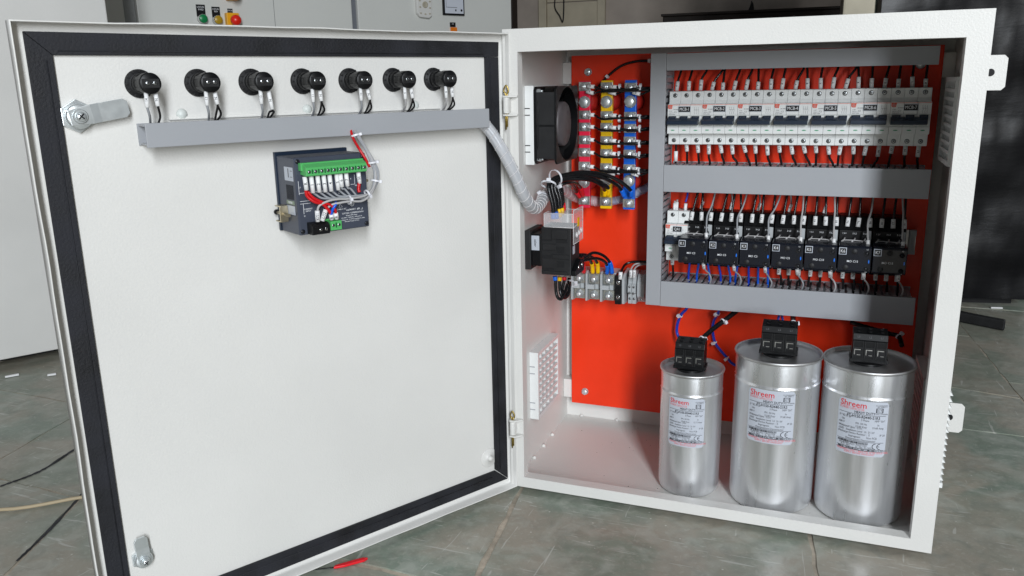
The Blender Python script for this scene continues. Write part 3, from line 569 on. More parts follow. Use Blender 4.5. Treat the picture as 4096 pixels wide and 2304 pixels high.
# -------------------------------------------------- harness in spiral wrap from the door into the cabinet
HP = [tuple(dw(.0600, -.004, .5830)), tuple(dw(.0450, .004, .5700)), (.0120, -.040, .5400), (.0271, -.030, .5039), (.0340, -.010, .4700), (.0337, .030, .4476), (.0300, .070, .4480), (.0250, .110, .4560), (.0230, .160, .4580), (.0237, .205, .4530), (.0400, .250, .4330), (.0800, .262, .4270), (.1199, .262, .4340), (.1640, .262, .4570)]
hn = thing('wire_harness', 'bundle of pale wires in clear spiral wrap crossing from door to cabinet', 'wire harness', HP[0]); HO = Vector(HP[0])
HS = smooth(HP, 12)
for q, m in ((0, WWHT), (1, WGRY), (2, WWHT), (3, WWHT), (4, WGRY)):
    a = q * 2 * PI / 5; MB().tube([p - HO + Vector((math.cos(a + i * .03), .6 * math.sin(a + i * .03), math.sin(a + i * .03) * .5)) * .0042 for i, p in enumerate(HS)], .0024, 7).build('core_wire', m, hn)
MB().tube([p - HO for p in HS[:8]], .0078, 10).build('wrap_start', SPIRP, hn)
n1 = 9 * 12; MB().tube([p - HO for p in HS[2:n1]], .0086, 14).build('spiral_sleeve', SPIR, hn)
MB().tube([p - HO for p in HS[8 * 12:11 * 12]], .0088, 14).build('spiral_sleeve', SPIRP, hn); MB().tube([p - HO for p in HS[11 * 12 - 1:]], .0072, 12).build('spiral_sleeve', mat('blue_tint_wrap', (.5, .55, .8), .25, alpha=.5), hn)
sp = []; L_ = 0
for i in range(2, len(HS) - 1):
    a, b_ = HS[i], HS[i + 1]; T_ = (b_ - a).normalized(); u = T_.cross(Vector((0, 1, .3))).normalized(); v = T_.cross(u)
    for k in range(5):
        f = k / 5; ph = (L_ + (b_ - a).length * f) * 2 * PI / .0145; sp.append(a + (b_ - a) * f - HO + (u * math.cos(ph) + v * math.sin(ph)) * (.0088 if i < 130 else .0075))
    L_ += (b_ - a).length
MB().tube(sp, .00055, 4).build('spiral_edge', CLRE, hn)
tie(hn, HS[6 * 12 + 8], (HS[6 * 12 + 9] - HS[6 * 12 + 7]), .0090, o=HO, head=(0, -1, 0), hs=1.4)
# -------------------------------------------------- cooling fan on the left wall
fan = thing('cooling_fan', 'black square cooling fan standing off the left inner wall', 'fan', (.002, .083, .5665))
MB().box(0, .0145, 0, .117, -.0600, .0600).build('filter_housing', WHT, fan, bevel=.0012)
for z in (.026, .016, -.030, -.040): MB().box(.0003, .0085, -.0004, .0003, z - .0007, z + .0007).build('clip_slot', DARK, fan)
fb = MB(); Rf = .0565
def fanbody():                                   # square rim plates at both ends, barrel between
    b = MB(); bm = b.bm
    for xa, xb in ((.0146, .0185), (.0478, .0508)):
        n = 64; O_, I_, O2, I2 = [], [], [], []
        for i in range(n):
            a = 2 * PI * (i + .5) / n; c, s_ = math.cos(a), math.sin(a); k = .0585 / max(abs(c), abs(s_)); k = min(k, .0585 * 1.36)
            for lst, x, r in ((O_, xa, k), (O2, xb, k), (I_, xa, Rf), (I2, xb, Rf)): lst.append(bm.verts.new((x, .0585 + r * c, r * s_)))
        for i in range(n):
            j = (i + 1) % n
            for A, B in ((O_, O2), (I2, I_), (O2, I2), (I_, O_)): f = bm.faces.new((A[i], A[j], B[j], B[i]))
    n = 48; A = [bm.verts.new((.0185, .0585 + .0578 * math.cos(2 * PI * i / n), .0578 * math.sin(2 * PI * i / n))) for i in range(n)]; B = [bm.verts.new((.0478, v.co.y, v.co.z)) for v in A]
    for i in range(n): bm.faces.new((A[i], A[(i + 1) % n], B[(i + 1) % n], B[i])).smooth = True
    return b
fanbody().build('fan_housing', BLK, fan)
MB().box(.0187, .0476, .0008, .0035, -.050, .050).build('side_web', BLKM, fan)
MB().lathe([(.0001, .0470), (.0330, .0470), (.0345, .0455), (.0345, .020)], (0, .0585, 0), 'x', 40).build('hub', mat('hub_label', (.085, .074, .078), .5, var=.15, vscale=60), fan)
for i in range(7):
    b = MB(); a0 = 2 * PI * i / 7 + .3; rows = []
    for j in range(5):
        r = .034 + (.0550 - .034) * j / 4; row = []
        for k in range(5):
            a = a0 + (-.36 + .72 * k / 4) * (1 - .05 * j) - .10 * j; x = .0235 + .019 * (k / 4)
            row.append(b.bm.verts.new((x, .0585 + r * math.cos(a), r * math.sin(a))))
        rows.append(row)
    for A, B in zip(rows, rows[1:]):
        for k in range(4): b.bm.faces.new((A[k], A[k + 1], B[k + 1], B[k])).smooth = True
    b.build('fan_blade', BLK, fan)
for z in (-.0515, .0515):
    for y in (.0065, .1105): MB().hexa((.0186, y, z), 'x', .0035, .005).lathe([(.0018, 0), (.0018, .004), (0, .004)], (.0236, y, z), 'x', 10).build('nut', ZINC, fan)
MB().tube([(.0205, .004, -.052), (.0205, .001, -.030), (.0215, .0005, .02), (.0205, .003, .05)], .0012, 6).build('fan_lead', BLK, fan)
# -------------------------------------------------- vent filters (white plastic grilles)
def vent(label, loc, flip, w=.114, h=.118, th=.015, m=WHT):
    v = thing('vent_grille', label, 'vent grille', loc, 0, 'white plastic vent grilles in the cabinet sides'); s = -1 if flip else 1
    def B(x0, x1, y0, y1, z0, z1): return MB().box(min(s * x0, s * x1), max(s * x0, s * x1), y0, y1, z0, z1)
    f = MB(); a = .006
    for y0, y1, z0, z1 in ((0, a, -h / 2, h / 2), (w - a, w, -h / 2, h / 2), (a, w - a, h / 2 - a, h / 2), (a, w - a, -h / 2, -h / 2 + a)):
        f.box(min(0, s * th), max(0, s * th), y0, y1, z0, z1)
    f.build('grille_frame', m, v)
    B(0, .0012, a, w - a, -h / 2 + a, h / 2 - a).build('filter_pad', mat('filter_fleece', (.42, .40, .39), .9, bump=.5, bscale=400), v)
    nz = 9
    for i in range(1, nz):
        z = -h / 2 + a + (h - 2 * a) * i / nz; B(.002, th - .0005, a, w - a, z - .0022, z + .0022).build('grille_bar', m, v)
    for j in range(1, 5):
        y = a + (w - 2 * a) * j / 5; B(.003, th - .0030, y - .0020, y + .0020, -h / 2 + a, h / 2 - a).build('grille_bar', m, v)
    for z in (.034, .022, -.030, -.042): B(.0, .009, -.0004, .0003, z - .0008, z + .0008).build('clip_slot', DUCT, v)
    return v
vent('white grille low on the left inner wall', (.002, .090, .1380), False)
vent('shaded grille high on the right inner wall beside the last breaker', (CW - .002, .128, .5690), True)
vent('shaded grille low on the right inner wall behind the last capacitor', (CW - .002, .128, .1450), True)
lv = thing('louvre_hood', 'white louvred vent cover on the outside of the right wall', 'vent cover', (CW, .030, .154))
MB().box(0, .0040, 0, .124, -.0700, .0700).box(.0040, .0082, 0, .124, -.0698, -.0630).build('cover_rim', WHT, lv, bevel=.0005)
for i in range(15): z = -.0600 + i * .0088; MB().prism([(.0041, z), (.0088, z), (.0041, z + .0066)], 'y', .003, .121).build('louvre_slat', WHT, lv)
# prism on 'y' takes (x, z)
# -------------------------------------------------- busbars
BROWS = (.6225, .5768, .5572, .5358, .5145, .4912)
for bi, (bx, m, cn, L_) in enumerate(((.0460, BUSR, 'red', 'R'), (.0838, BUSY, 'yellow', 'Y'), (.1236, BUSB, 'blue', 'B'))):
    bb = thing('busbar', cn + ' sleeved copper busbar bolted upright to the red plate', 'busbar', (bx + .0097, .230, 0), 0, 'three upright phase busbars')
    MB().box(-.0097, .0097, 0, .008, .4195, .6320).build('bar', m, bb, bevel=.0012)
    for z in (.5975, .4640 + .004 * (bi > 0)):
        hexbolt(bb, (0, -.0002, z), .0088, .0055, washer=.0100)
        MB().lathe([(.013, .002), (.0165, .010), (.0165, .030), (.012, .0375)], (0, YP - .230, z), 'y', 6 * 4).build('insulator', mat('insulator_' + cn, (.40, .02, .015), .3) if bi == 0 else bpy.data.materials['insulator_red'], bb)
    for z in BROWS + (.4330,):
        zz = z - .0012 * bi + random.uniform(-.0006, .0006); lug = MB().box(-.0100, .0100, -.0012, -.0003, zz - .0073, zz + .0073).build('lug_plate', TIN, bb, bevel=.0003)
        hexbolt(bb, (random.uniform(-.001, .001), -.0012, zz), .0052, .0042, washer=.0068, name='nut', stud=.0028)
BG = 'black wires from the busbars to the upright duct'
for ri, z in enumerate(BROWS):
    for bi, (bx, L_) in enumerate(((.0460, 'R'), (.0838, 'Y'), (.1236, 'B'))):
        cn = ('red', 'yellow', 'blue')[bi]; x0 = bx + .0155; zz = z - .0012 * bi; y0 = .2255 - .004; sag = random.uniform(-.0015, .0015); zt = z - .0045 + .001 * bi
        y1 = .2120 + .0025 * bi
        pts = [(x0 + .004, y0, zz + .0005), (x0 + .0145, y0 - .001, zz - .0005), (x0 + .024, y1 + .002, zt + sag)]
        x = x0 + .034
        while x < .158: pts.append((x, y1 + random.uniform(-.001, .001), zt - .0012 * bi + random.uniform(-.0012, .0006) - .0010 * math.sin((x - x0) * 40))); x += .018
        pts.append((.1725, .224 + .004 * bi, z - .004 + random.uniform(-.002, .003)))
        w = wire(pts, .0019, WBLK, 'black wire %s from the %s busbar' % (('topmost', 'second from top', 'third from top', 'fourth from top', 'fifth from top', 'lowest thin')[ri], cn), group=BG)
        sleeve(w, (x0 + .001, y0, zz + .0008), (x0 + .0135, y0 - .001, zz - .0002), .0031, L_, size=.0042)
        if ri in (0, 5):
            dz = -.0105 if ri == 0 else -.0100
            w2 = wire([(x0 + .005, y0, zz + dz * .8), (x0 + .015, y0 - .001, zz + dz), (x0 + .030, y1, zt + dz * .35), (.165, y1 + .003, zt + dz * .2), (.1725, .226, zt)], .0018, WBLK, 'black wire angled down from the %s nut of the %s busbar' % (('topmost', 'lowest thin')[ri > 0], cn), group=BG)
            sleeve(w2, (x0 + .000, y0 - .001, zz + dz * .75), (x0 + .0125, y0 - .002, zz + dz), .0030, L_, size=.004)
        if bi == 2:
            for xx in (.1190, .1530):
                tie(w, (xx, y1 - .001, zt - .0015), (1, 0, 0), .0038, head=(0, -.5, -1 if ri % 2 else 1), width=.0024, hs=1.1)
ew = wire([(.0650, .262, .6150), (.0740, .268, .6270), (.0900, .270, .6430), (.1100, .270, .6560), (.1350, .270, .6620), (.1600, .270, .6620), (.1760, .268, .6640)], .0022, WBLK, 'black cable climbing the red plate above the busbars')
tie(ew, (.0850, .269, .6385), (1, 0, .9), .0026, head=(0, -1, 0), hs=1.3); tie(ew, (.1560, .270, .6620), (1, 0, 0), .0026, head=(0, -1, 0), hs=1.4)
# -------------------------------------------------- isolator with clear shroud
sw = thing('rotary_isolator', 'black rotary isolator switch on the left inner wall with clear shroud', 'switch', (.002, .074, .3730))
MB().box(0, .0100, .000, .062, -.0315, .0315).build('base_plate', BLKM, sw, bevel=.0012)
MB().box(.0101, .0270, .004, .056, -.0255, .0265).build('gearbox', BLK, sw, bevel=.0015)
bd = MB().box(.0272, .0760, .002, .050, -.0380, .0385).build('switch_body', BLKM, sw, bevel=.0015)
b = MB()
for x0, x1, z0, z1 in ((.0285, .0450, .0160, .0190), (.0520, .0700, .0140, .0200), (.0285, .0430, -.0120, -.0065), (.0530, .0650, -.0020, .0080), (.0530, .0650, -.0250, -.0150), (.0285, .0480, -.0300, -.0270)): b.box(x0, x1, .0015, .0021, z0, z1)
b.build('body_recess', DARK, sw)
b = MB()
for x0, x1, z0, z1 in ((.0450, .0700, .0205, .0350), (.0460, .0740, -.0110, -.0045), (.0300, .0520, .0020, .0120), (.0300, .0700, -.0370, -.0315)): b.box(x0, x1, -.0006, .0021, z0, z1)
b.build('body_rib', BLKM, sw, bevel=.0004)
MB().prism([(.002, -.0380), (.050, -.0380), (.050, -.0180), (.030, -.0150), (.002, -.0300)], 'x', .0762, .0840).build('contact_cover', BLK, sw, bevel=.001)
for y in (.016, .036): screw(sw, (.0842, y, -.0260), .0034, ax='x', m=CHR, deep=.0015)
st_ = MB().box(.0105, .0235, .0033, .0039, .0000, .0235).build('white_sticker', LABEL, sw, bevel=.0002); text('salzer', .0052, INK, st_, (.0170, .0031, .0118), rot=(PI / 2, PI / 2, 0), bold=.006)
MB().box(.0762, .0767, .012, .022, -.0050, .0080).build('white_sticker', LABEL, sw)
sh = MB(); t_ = .0012
sh.box(.0330, .0800, .0000, .0012, .0390, .0600).box(.0330, .0800, .0012, .052, .0595, .0607).box(.0330, .0342, .0012, .052, .0390, .0594).box(.0800, .0812, .0000, .052, .0130, .0660).build('clear_shroud', CLR, sw)
ed = MB()
for a, c in (((.033, 0, .039), (.080, 0, .039)), ((.033, 0, .060), (.080, 0, .0605)), ((.033, 0, .039), (.033, 0, .060)), ((.0806, 0, .013), (.0806, 0, .066)), ((.0806, 0, .066), (.0806, .052, .066)), ((.0806, .052, .013), (.0806, .052, .066)), ((.0806, 0, .013), (.0806, .052, .013)), ((.033, 0, .060), (.033, .052, .060)), ((.033, .052, .060), (.080, .052, .060)), ((.0806, 0, .039), (.0806, .052, .045))): ed.tube([a, c], .0006, 5)
ed.build('shroud_edge', CLRE, sw)
MB().box(.0813, .0817, .020, .030, .0380, .0520).build('warning_sticker', YLW, sw)
for y in (.014, .026, .038): MB().lathe([(.0045, 0), (.0045, .002), (.0028, .002), (.0028, .0005)], (.0812, y, .0240 + y * .15), 'x', 16).build('finger_hole', CLRE, sw)
def zfix(P): return P
IG = 'thick black wires looping from the isolator to the busbars'
for i, P in enumerate(PATHS['iso_top']):
    cn = ('blue', 'blue', 'yellow', 'yellow', 'red', 'red')[i]; m = (BUSB, BUSB, YLW, YLW, REDS, REDS)[i]
    w = wire(P, .0031, WBLK, '%s black isolator wire ending in a %s sleeve' % (('outermost', 'second', 'third', 'fourth', 'fifth', 'innermost')[i], cn), group=IG, n=10)
    Q = smooth(P, 6); MB().tube([q - Q[0] for q in Q[-7:]], .0040, 10).build('coloured_sleeve', m, w); MB().tube([q - Q[0] + Vector((0, 0, -.004)) for q in Q[:4]], .0040, 10).build('coloured_sleeve', m, w)
    if i == 0: tie(w, Q[17], Q[18] - Q[16], .0115, o=Q[0], head=(.3, -1, .3), width=.003, hs=1.6); tie(w, Q[25], Q[26] - Q[24], .0125, o=Q[0], head=(.2, -.4, -1), width=.003, hs=1.6)
for i, P in enumerate(PATHS['iso_low']):
    w = wire(P, .0027, WBLK, '%s black loop hanging under the isolator' % ('front', 'middle', 'rear')[i], group='black loops under the isolator', n=10); Q = smooth(P, 6)
    MB().tube([q - Q[0] for q in Q[:5]], .0036, 10).build('coloured_sleeve', (BUSB, YLW, REDS)[i], w)
    if i == 2: tie(w, Q[-7], Q[-6] - Q[-8], .0075, o=Q[0], head=(1, -.5, -.6), width=.003, hs=1.5)
for i, P in enumerate(PATHS['iso_term']):
    cn = ('blue', 'blue', 'yellow', 'yellow', 'red')[i]
    w = wire(P, .0026, WBLK, 'black wire with %s sleeve entering the %s' % (cn, ('third grey terminal block, right one', 'third grey terminal block, left one', 'second grey terminal block, left one', 'second grey terminal block, right one', 'first grey terminal block')[i]), group='sleeved wires into the power terminals', n=10); Q = smooth(P, 6)
    MB().tube([q - Q[0] for q in Q[-8:]], .0037, 10).build('coloured_sleeve', (BUSB, BUSB, YLW, YLW, REDS)[i], w)
# -------------------------------------------------- power terminal blocks on their rail
rail = thing('din_rail', 'steel rail carrying the terminal blocks at lower left', 'rail', (0, YP - .001, .281)); MB().box(.030, .1725, -.0080, 0, -.0175, .0175).build('rail_strip', ZINCB, rail, bevel=.0006)
for i in range(3):
    x0 = .0335 + i * .0264; tb = thing('power_terminal', 'large grey stud terminal block, %s of three under the isolator wires' % ('left', 'middle', 'right')[i], 'terminal block', (x0, YP - .010, .2815), 0, 'three grey stud terminal blocks')
    MB().prism([(0, -.0300), (-.034, -.0270), (-.042, -.0255), (-.042, .0230), (-.034, .0270), (0, .0300)], 'x', 0, .0030).build('end_wall', TG, tb, bevel=.0004)
    MB().prism([(0, -.0270), (-.030, -.0250), (-.030, .0245), (0, .0270)], 'x', .0031, .0255).build('block_body', TG, tb, bevel=.0006)
    MB().box(.0000, .0150, -.0405, -.0301, -.0045, .0035).build('centre_barrier', TG, tb, bevel=.0004)
    for z in (.0135, -.0150):
        pd = MB().box(.0040, .0240, -.0345, -.0301, z - .0090, z + .0090).build('contact_pad', mat('tin_pad', (.36, .36, .32), .45, .7, var=.1, vscale=200) if 'tin_pad' not in bpy.data.materials else bpy.data.materials['tin_pad'], tb, bevel=.0005)
        b = MB().lathe([(.0075, 0), (.0075, .0012), (.0055, .0016), (.0055, .0030), (.0042, .0032), (.0042, .0080), (.0032, .0090), (0, .0090)], (.0140, -.0346, z), 'y', 20).build('stud_nut', ZINC, tb)
nb = thing('neutral_terminal', 'black two-screw neutral terminal block beside the grey ones', 'terminal block', (.1128, YP - .010, .2805))
MB().box(0, .0115, -.042, 0, -.0270, .0250).build('block_body', BLK, nb, bevel=.0008)
for z in (.0120, -.0140): MB().box(.0015, .010, -.0422, -.0419, z - .006, z + .006).build('screw_pocket', DARK, nb); screw(nb, (.0058, -.0423, z), .0034, m=CHR, deep=.0008)
eb = thing('end_clamp', 'pale grey end stop plate right of the black terminal', 'terminal block', (.1248, YP - .010, .2805)); MB().prism([(0, -.0300), (-.040, -.0260), (-.042, .0180), (-.028, .0260), (0, .0300)], 'x', 0, .0045).build('end_plate', TG, eb, bevel=.0005)
for i in range(2):
    t = thing('signal_terminal', 'small grey feed-through terminal, %s of the pair' % ('left', 'right')[i], 'terminal block', (.1335 + i * .0072, YP - .010, .2795), 0, 'pair of small signal terminals')
    MB().prism([(0, -.0280), (-.030, -.0260), (-.030, -.0080), (-.034, -.0060), (-.034, .0080), (-.030, .0110), (-.030, .0230), (0, .0290)], 'x', 0, .0066).build('block_body', TG, t, bevel=.0005)
    for z in (.0050, -.0060, -.0170): MB().lathe([(.0021, 0), (.0021, .0004), (0, .0004)], (.0033, -.0342 if abs(z) < .007 else -.0302, z), 'y', 14).build('wire_entry', DARK, t); screw(t, (.0033, -.0346 if abs(z) < .007 else -.0306, z), .0016, deep=.0005)
ec = thing('end_clamp', 'pale grey screw clamp against the upright duct', 'terminal block', (.1495, YP - .010, .2795)); MB().prism([(0, -.0260), (-.020, -.0240), (-.032, -.0120), (-.032, .0120), (-.024, .0260), (0, .0290)], 'x', 0, .0125).build('end_plate', TG, ec, bevel=.0006); screw(ec, (.0060, -.0260, .0190), .0026, m=CHR); screw(ec, (.0060, -.0255, -.0190), .0026, m=CHR)
for i, P in enumerate(PATHS['small']):
    w = wire(P, (.0022, .0014, .0014)[i], (WBLK, WWHT, WWHT)[i], ('black neutral wire curving into the duct, sleeve N', 'pale wire with sleeve K/S1 above the left signal terminal', 'pale wire with sleeve L/S2 above the right signal terminal')[i], group='wires above the signal terminals'); q = Vector(P[0]); sleeve(w, q + Vector((-.0004, -.0004, -.012)), q + Vector((0, 0, .001)), (.0033, .0027, .0027)[i], ('N', 'K/S1', 'L/S2')[i], size=.0042)
# -------------------------------------------------- miniature breakers
PW_ = .0180
def pole_prof(dz=0):      # (y, z) with y measured from the plate, towards -y
    return [(-.0075, -.040), (-.0075, .040), (-.050, .0418), (-.0520, .0410), (-.0520, .0278), (-.0545, .0222), (-.0665, .0218), (-.0665, .0050), (-.0655, .0040), (-.0655, -.0130), (-.0665, -.0140), (-.0665, -.0240), (-.0520, -.0248), (-.0520, -.0415), (-.050, -.0422)]
def breaker(loc, n, name, label, rating, tw=1):
    b = thing('circuit_breaker', label, 'circuit breaker', (loc[0], loc[1], loc[2] + random.uniform(-.0004, .0004)), 0, 'three-pole breakers in the top row' if n == 3 else None)
    for k in range(n):
        x = k * PW_; pm = cpart('pole', lambda: MB().prism(pole_prof(), 'x', .00015, PW_ - .00015).mesh('pole_housing', .0005), 'pole_housing', WHT, b, (x, 0, 0))
        cpart('poleslot', lambda: MB().box(.0001, PW_ - .0001, -.0660, -.0654, .0035, .0045).box(.0035, .0145, -.0658, -.0654, -.0125, .0040).mesh('toggle_slot'), 'toggle_slot', WHT2, pm)
        cpart('redstripe', lambda: MB().box(.0003, PW_ - .0003, -.0667, -.06655, .0204, .0210).mesh('stripe'), 'stripe', ORG, pm)
        cpart('grn', lambda: MB().prism([(.0090 + .0032 * math.cos(a * PI / 6), -.0185 + .0008 * math.sin(a * PI / 6)) for a in range(12)], 'y', -.06675, -.0666).mesh('green_mark'), 'green_mark', GINK, pm)
        for z in (.0352, -.0352):
            cpart('well', lambda: MB().lathe([(.0034, 0), (.0034, .0003), (0, .0003)], axis='y', n=20).mesh('screw_well'), 'screw_well', DARK, b, (x + .009, -.0520, z)); screw(b, (x + .009, -.0523, z), .0027, deep=.0003)
    L_ = n * PW_
    h = MB(); h.prism([(-.0660, .0010), (-.0720, -.0005), (-.0790, -.0040), (-.0790, -.0090), (-.0740, -.0105), (-.0660, -.0095)], 'x', -.0010 + .002, L_ - .0045)
    hd = cpart(('bar', n), lambda: h.mesh('toggle_bar', .0006), 'toggle_bar', NAVY, b)
    for k in range(n):
        cpart('tog', lambda: MB().prism([(-.0660, .0036), (-.0700, .0036), (-.0725, .0000), (-.0725, -.004), (-.0660, -.004)], 'x', .0028, .0142).mesh('toggle', .0004), 'toggle', NAVY, b, (k * PW_, 0, 0))
        text('O-OFF', .0026, WINK if 0 else INKG, b, (k * PW_ + .0085, -.0718, .0016), rot=(PI / 2 - .58, 0, 0), name='off_mark')
    lp = MB().box((.0172 if n == 3 else .0125), (.0365 if n == 3 else .0270), -.0676, -.06665, .0095, .0188).build('label_plate', LABEL, b, bevel=.0002)
    xa, xb = (.0178, .0359) if n == 3 else (.0129, .0266); MB().box(xa, xb, -.0679, -.0675, .0101, .0182).build('black_field', mat('label_black', (.006, .006, .007), .35) if 'label_black' not in bpy.data.materials else bpy.data.materials['label_black'], lp)
    text(name, .0068 if n == 3 else .0066, WINK, lp, ((xa + xb) / 2, -.0681, .0141), bold=.0, wide=.80)
    lgm = MB().prism([(.0008, .0203), (.0080, .0203), (.0068, .0146), (.0026, .0146), (.0008, .0160)], 'y', -.0669, -.0666).build('maker_mark', ORG, b)
    ci = MB().tube([(.0042 + .0019 * math.cos(a * PI / 10), -.0670, .0174 + .0019 * math.sin(a * PI / 10)) for a in range(21)], .00022, 4).box(.0028, .0056, -.0671, -.0669, .0172, .0175).box(.0040, .0043, -.0671, -.0669, .0160, .0188).build('logo_ring', LABEL, lgm)
    for s, x, z, sz, m in ((rating, .0032, .0112, .0025, INKG), ('240/415 V~', .0048, .0084, .0017, INKG), ('EN/IEC 60898', .0054, .0062, .0017, INKG), ('BE10000C', .0118, .0136, .0019, INK)): text(s, sz, m, b, (x + .0018, -.0667, z), name='rating_print')
    sc_ = MB()
    for k in range(n): sx = L_ - .0118 + k * .0030; sc_.tube([(sx, -.0667, .0172), (sx, -.0667, .0148), (sx + .0010, -.0667, .0112), (sx, -.0667, .0088), (sx + .0005, -.0667, .0062)], .00016, 4)
    sc_.box(L_ - .0125, L_ - .0050, -.0668, -.0666, .0128, .0131)
    sc_.build('circuit_symbol', INKG, b); MB().box(.0108, .0142, -.0668, -.0666, .0085, .0088).box(.0108, .0142, -.0668, -.0666, .0103, .0106).box(.0108, .0111, -.0668, -.0666, .0085, .0106).box(.0139, .0142, -.0668, -.0666, .0085, .0106).build('rating_box', INKG, b)
    return b
MX = .1983; MZ = .5718
RAT = ('C10', 'C10', 'C10', 'C16', 'C32', 'C40', 'C40')
for i in range(7): breaker((MX + .054 * i, YP, MZ), 3, 'MCB-%d' % (i + 1), 'white three-pole breaker labelled MCB-%d with dark blue toggle' % (i + 1), RAT[i])
r2 = thing('din_rail', 'steel rail behind the row of breakers', 'rail', (0, YP - .0005, MZ)); MB().box(.1972, .5790, -.0070, 0, -.0175, .0175).build('rail_strip', ZINCB, r2)
TDX = (.8, .7, 1.5, 2.6, .2, 1.1, 1.2, -.2, .5, .4, 1.8, -.3, .3, 1.0, 2.2, -.3, 0, .7, .3, .2, .2); BDX = (0, .3, .5, .4, 1.2, 1.6, 1.9, .5, 1.0, .9, 1.5, 2.0, .4, 1.6, -.4, .1, -.6, -.9, -.5, .2, .2)
PHS = ('R', 'Y', 'B')
for k in range(21):
    x = MX + .009 + k * .018; z = MZ + .0420; tx = TDX[k] * .006; hgt = random.uniform(.010, .0155); m = k // 3 + 1; ph = PHS[k % 3]
    y = YP - .038; s0 = (x + random.uniform(-.001, .0015), y, z); s1 = (x + tx * .25, y + .001, z + hgt)
    w = wire([s1, (x + tx * .4, y + .002, z + hgt + .005), (x + tx, y + .006, .6440), (x + tx * 1.2, y + .012, .6560)], .00185, WBLK, 'black wire with sleeve %s entering breaker MCB-%d from above' % (ph, m), group='wires above the breakers')
    sleeve(w, s0, (s1[0], s1[1], s1[2] + .001), .0030, ph, size=.0042)
    bx = BDX[k] * .006; z = MZ - .0422; l1 = random.uniform(.011, .017); wm = WBLK
    s0 = (x, y, z); s1 = (x + bx * .3 + random.uniform(-.001, .001), y, z - l1)
    if k == 0: s0 = (x + .0015, y, z - .012); s1 = (x + .0015, y, z - .0285)
    w = wire([(s0[0], s0[1], z + .003) if k == 0 else s1, (s1[0] + bx * .15, y + .001, z - l1 - .006), (x + bx * .9 + .001 * (k == 0), y + .003, .5010), (x + bx * 1.1, y + .006, .4900)], .00185, wm, 'black wire with sleeve %s%d leaving breaker MCB-%d below' % (ph, m, m), group='wires below the breakers')
    sleeve(w, s1, s0, .0031, '%s%d' % (ph, m) if k else '', size=.0040)
qb = breaker((.2000, YP, .3792), 2, 'QA1', 'white two-pole breaker labelled QA1 left of the contactors', 'C6')
r3 = thing('din_rail', 'steel rail behind the row of contactors', 'rail', (0, YP - .0005, .3800)); MB().box(.1972, .5790, -.0070, 0, -.0175, .0175).build('rail_strip', ZINCB, r3)
for i, (x, m, s) in enumerate(((.209, WWHT, ''), (.2125, WWHT, ''), (.227, WBLU, 'N'))):
    w = wire([(x, .238, .434), (x + .002, .240, .443), (x + .0035, .246, .462)] if i == 2 else [(x, .238, .424), (x + .0003, .238, .430), (x + .0005 + i * .0005, .238, .436 + .002 * i)], .0016, m, ('blue wire with blank sleeve above breaker QA1', 'left white sleeve stub above breaker QA1', 'right white sleeve stub above breaker QA1')[::-1][2 - i] if 0 else ('left pale stub in a white sleeve above breaker QA1', 'right pale stub in a white sleeve above breaker QA1', 'blue wire with white sleeve above breaker QA1')[i])
    sleeve(w, (x, .238, .4195), (x + .0005, .238, .4320 + .002 * (i == 1)), .0026)
w = wire([(.2085, .238, .3300), (.2095, .238, .322), (.2105, .240, .300)], .0018, WBLK, 'black wire with sleeve R below breaker QA1'); sleeve(w, (.2085, .238, .3270), (.2082, .238, .3372), .0031, 'R', size=.0042)
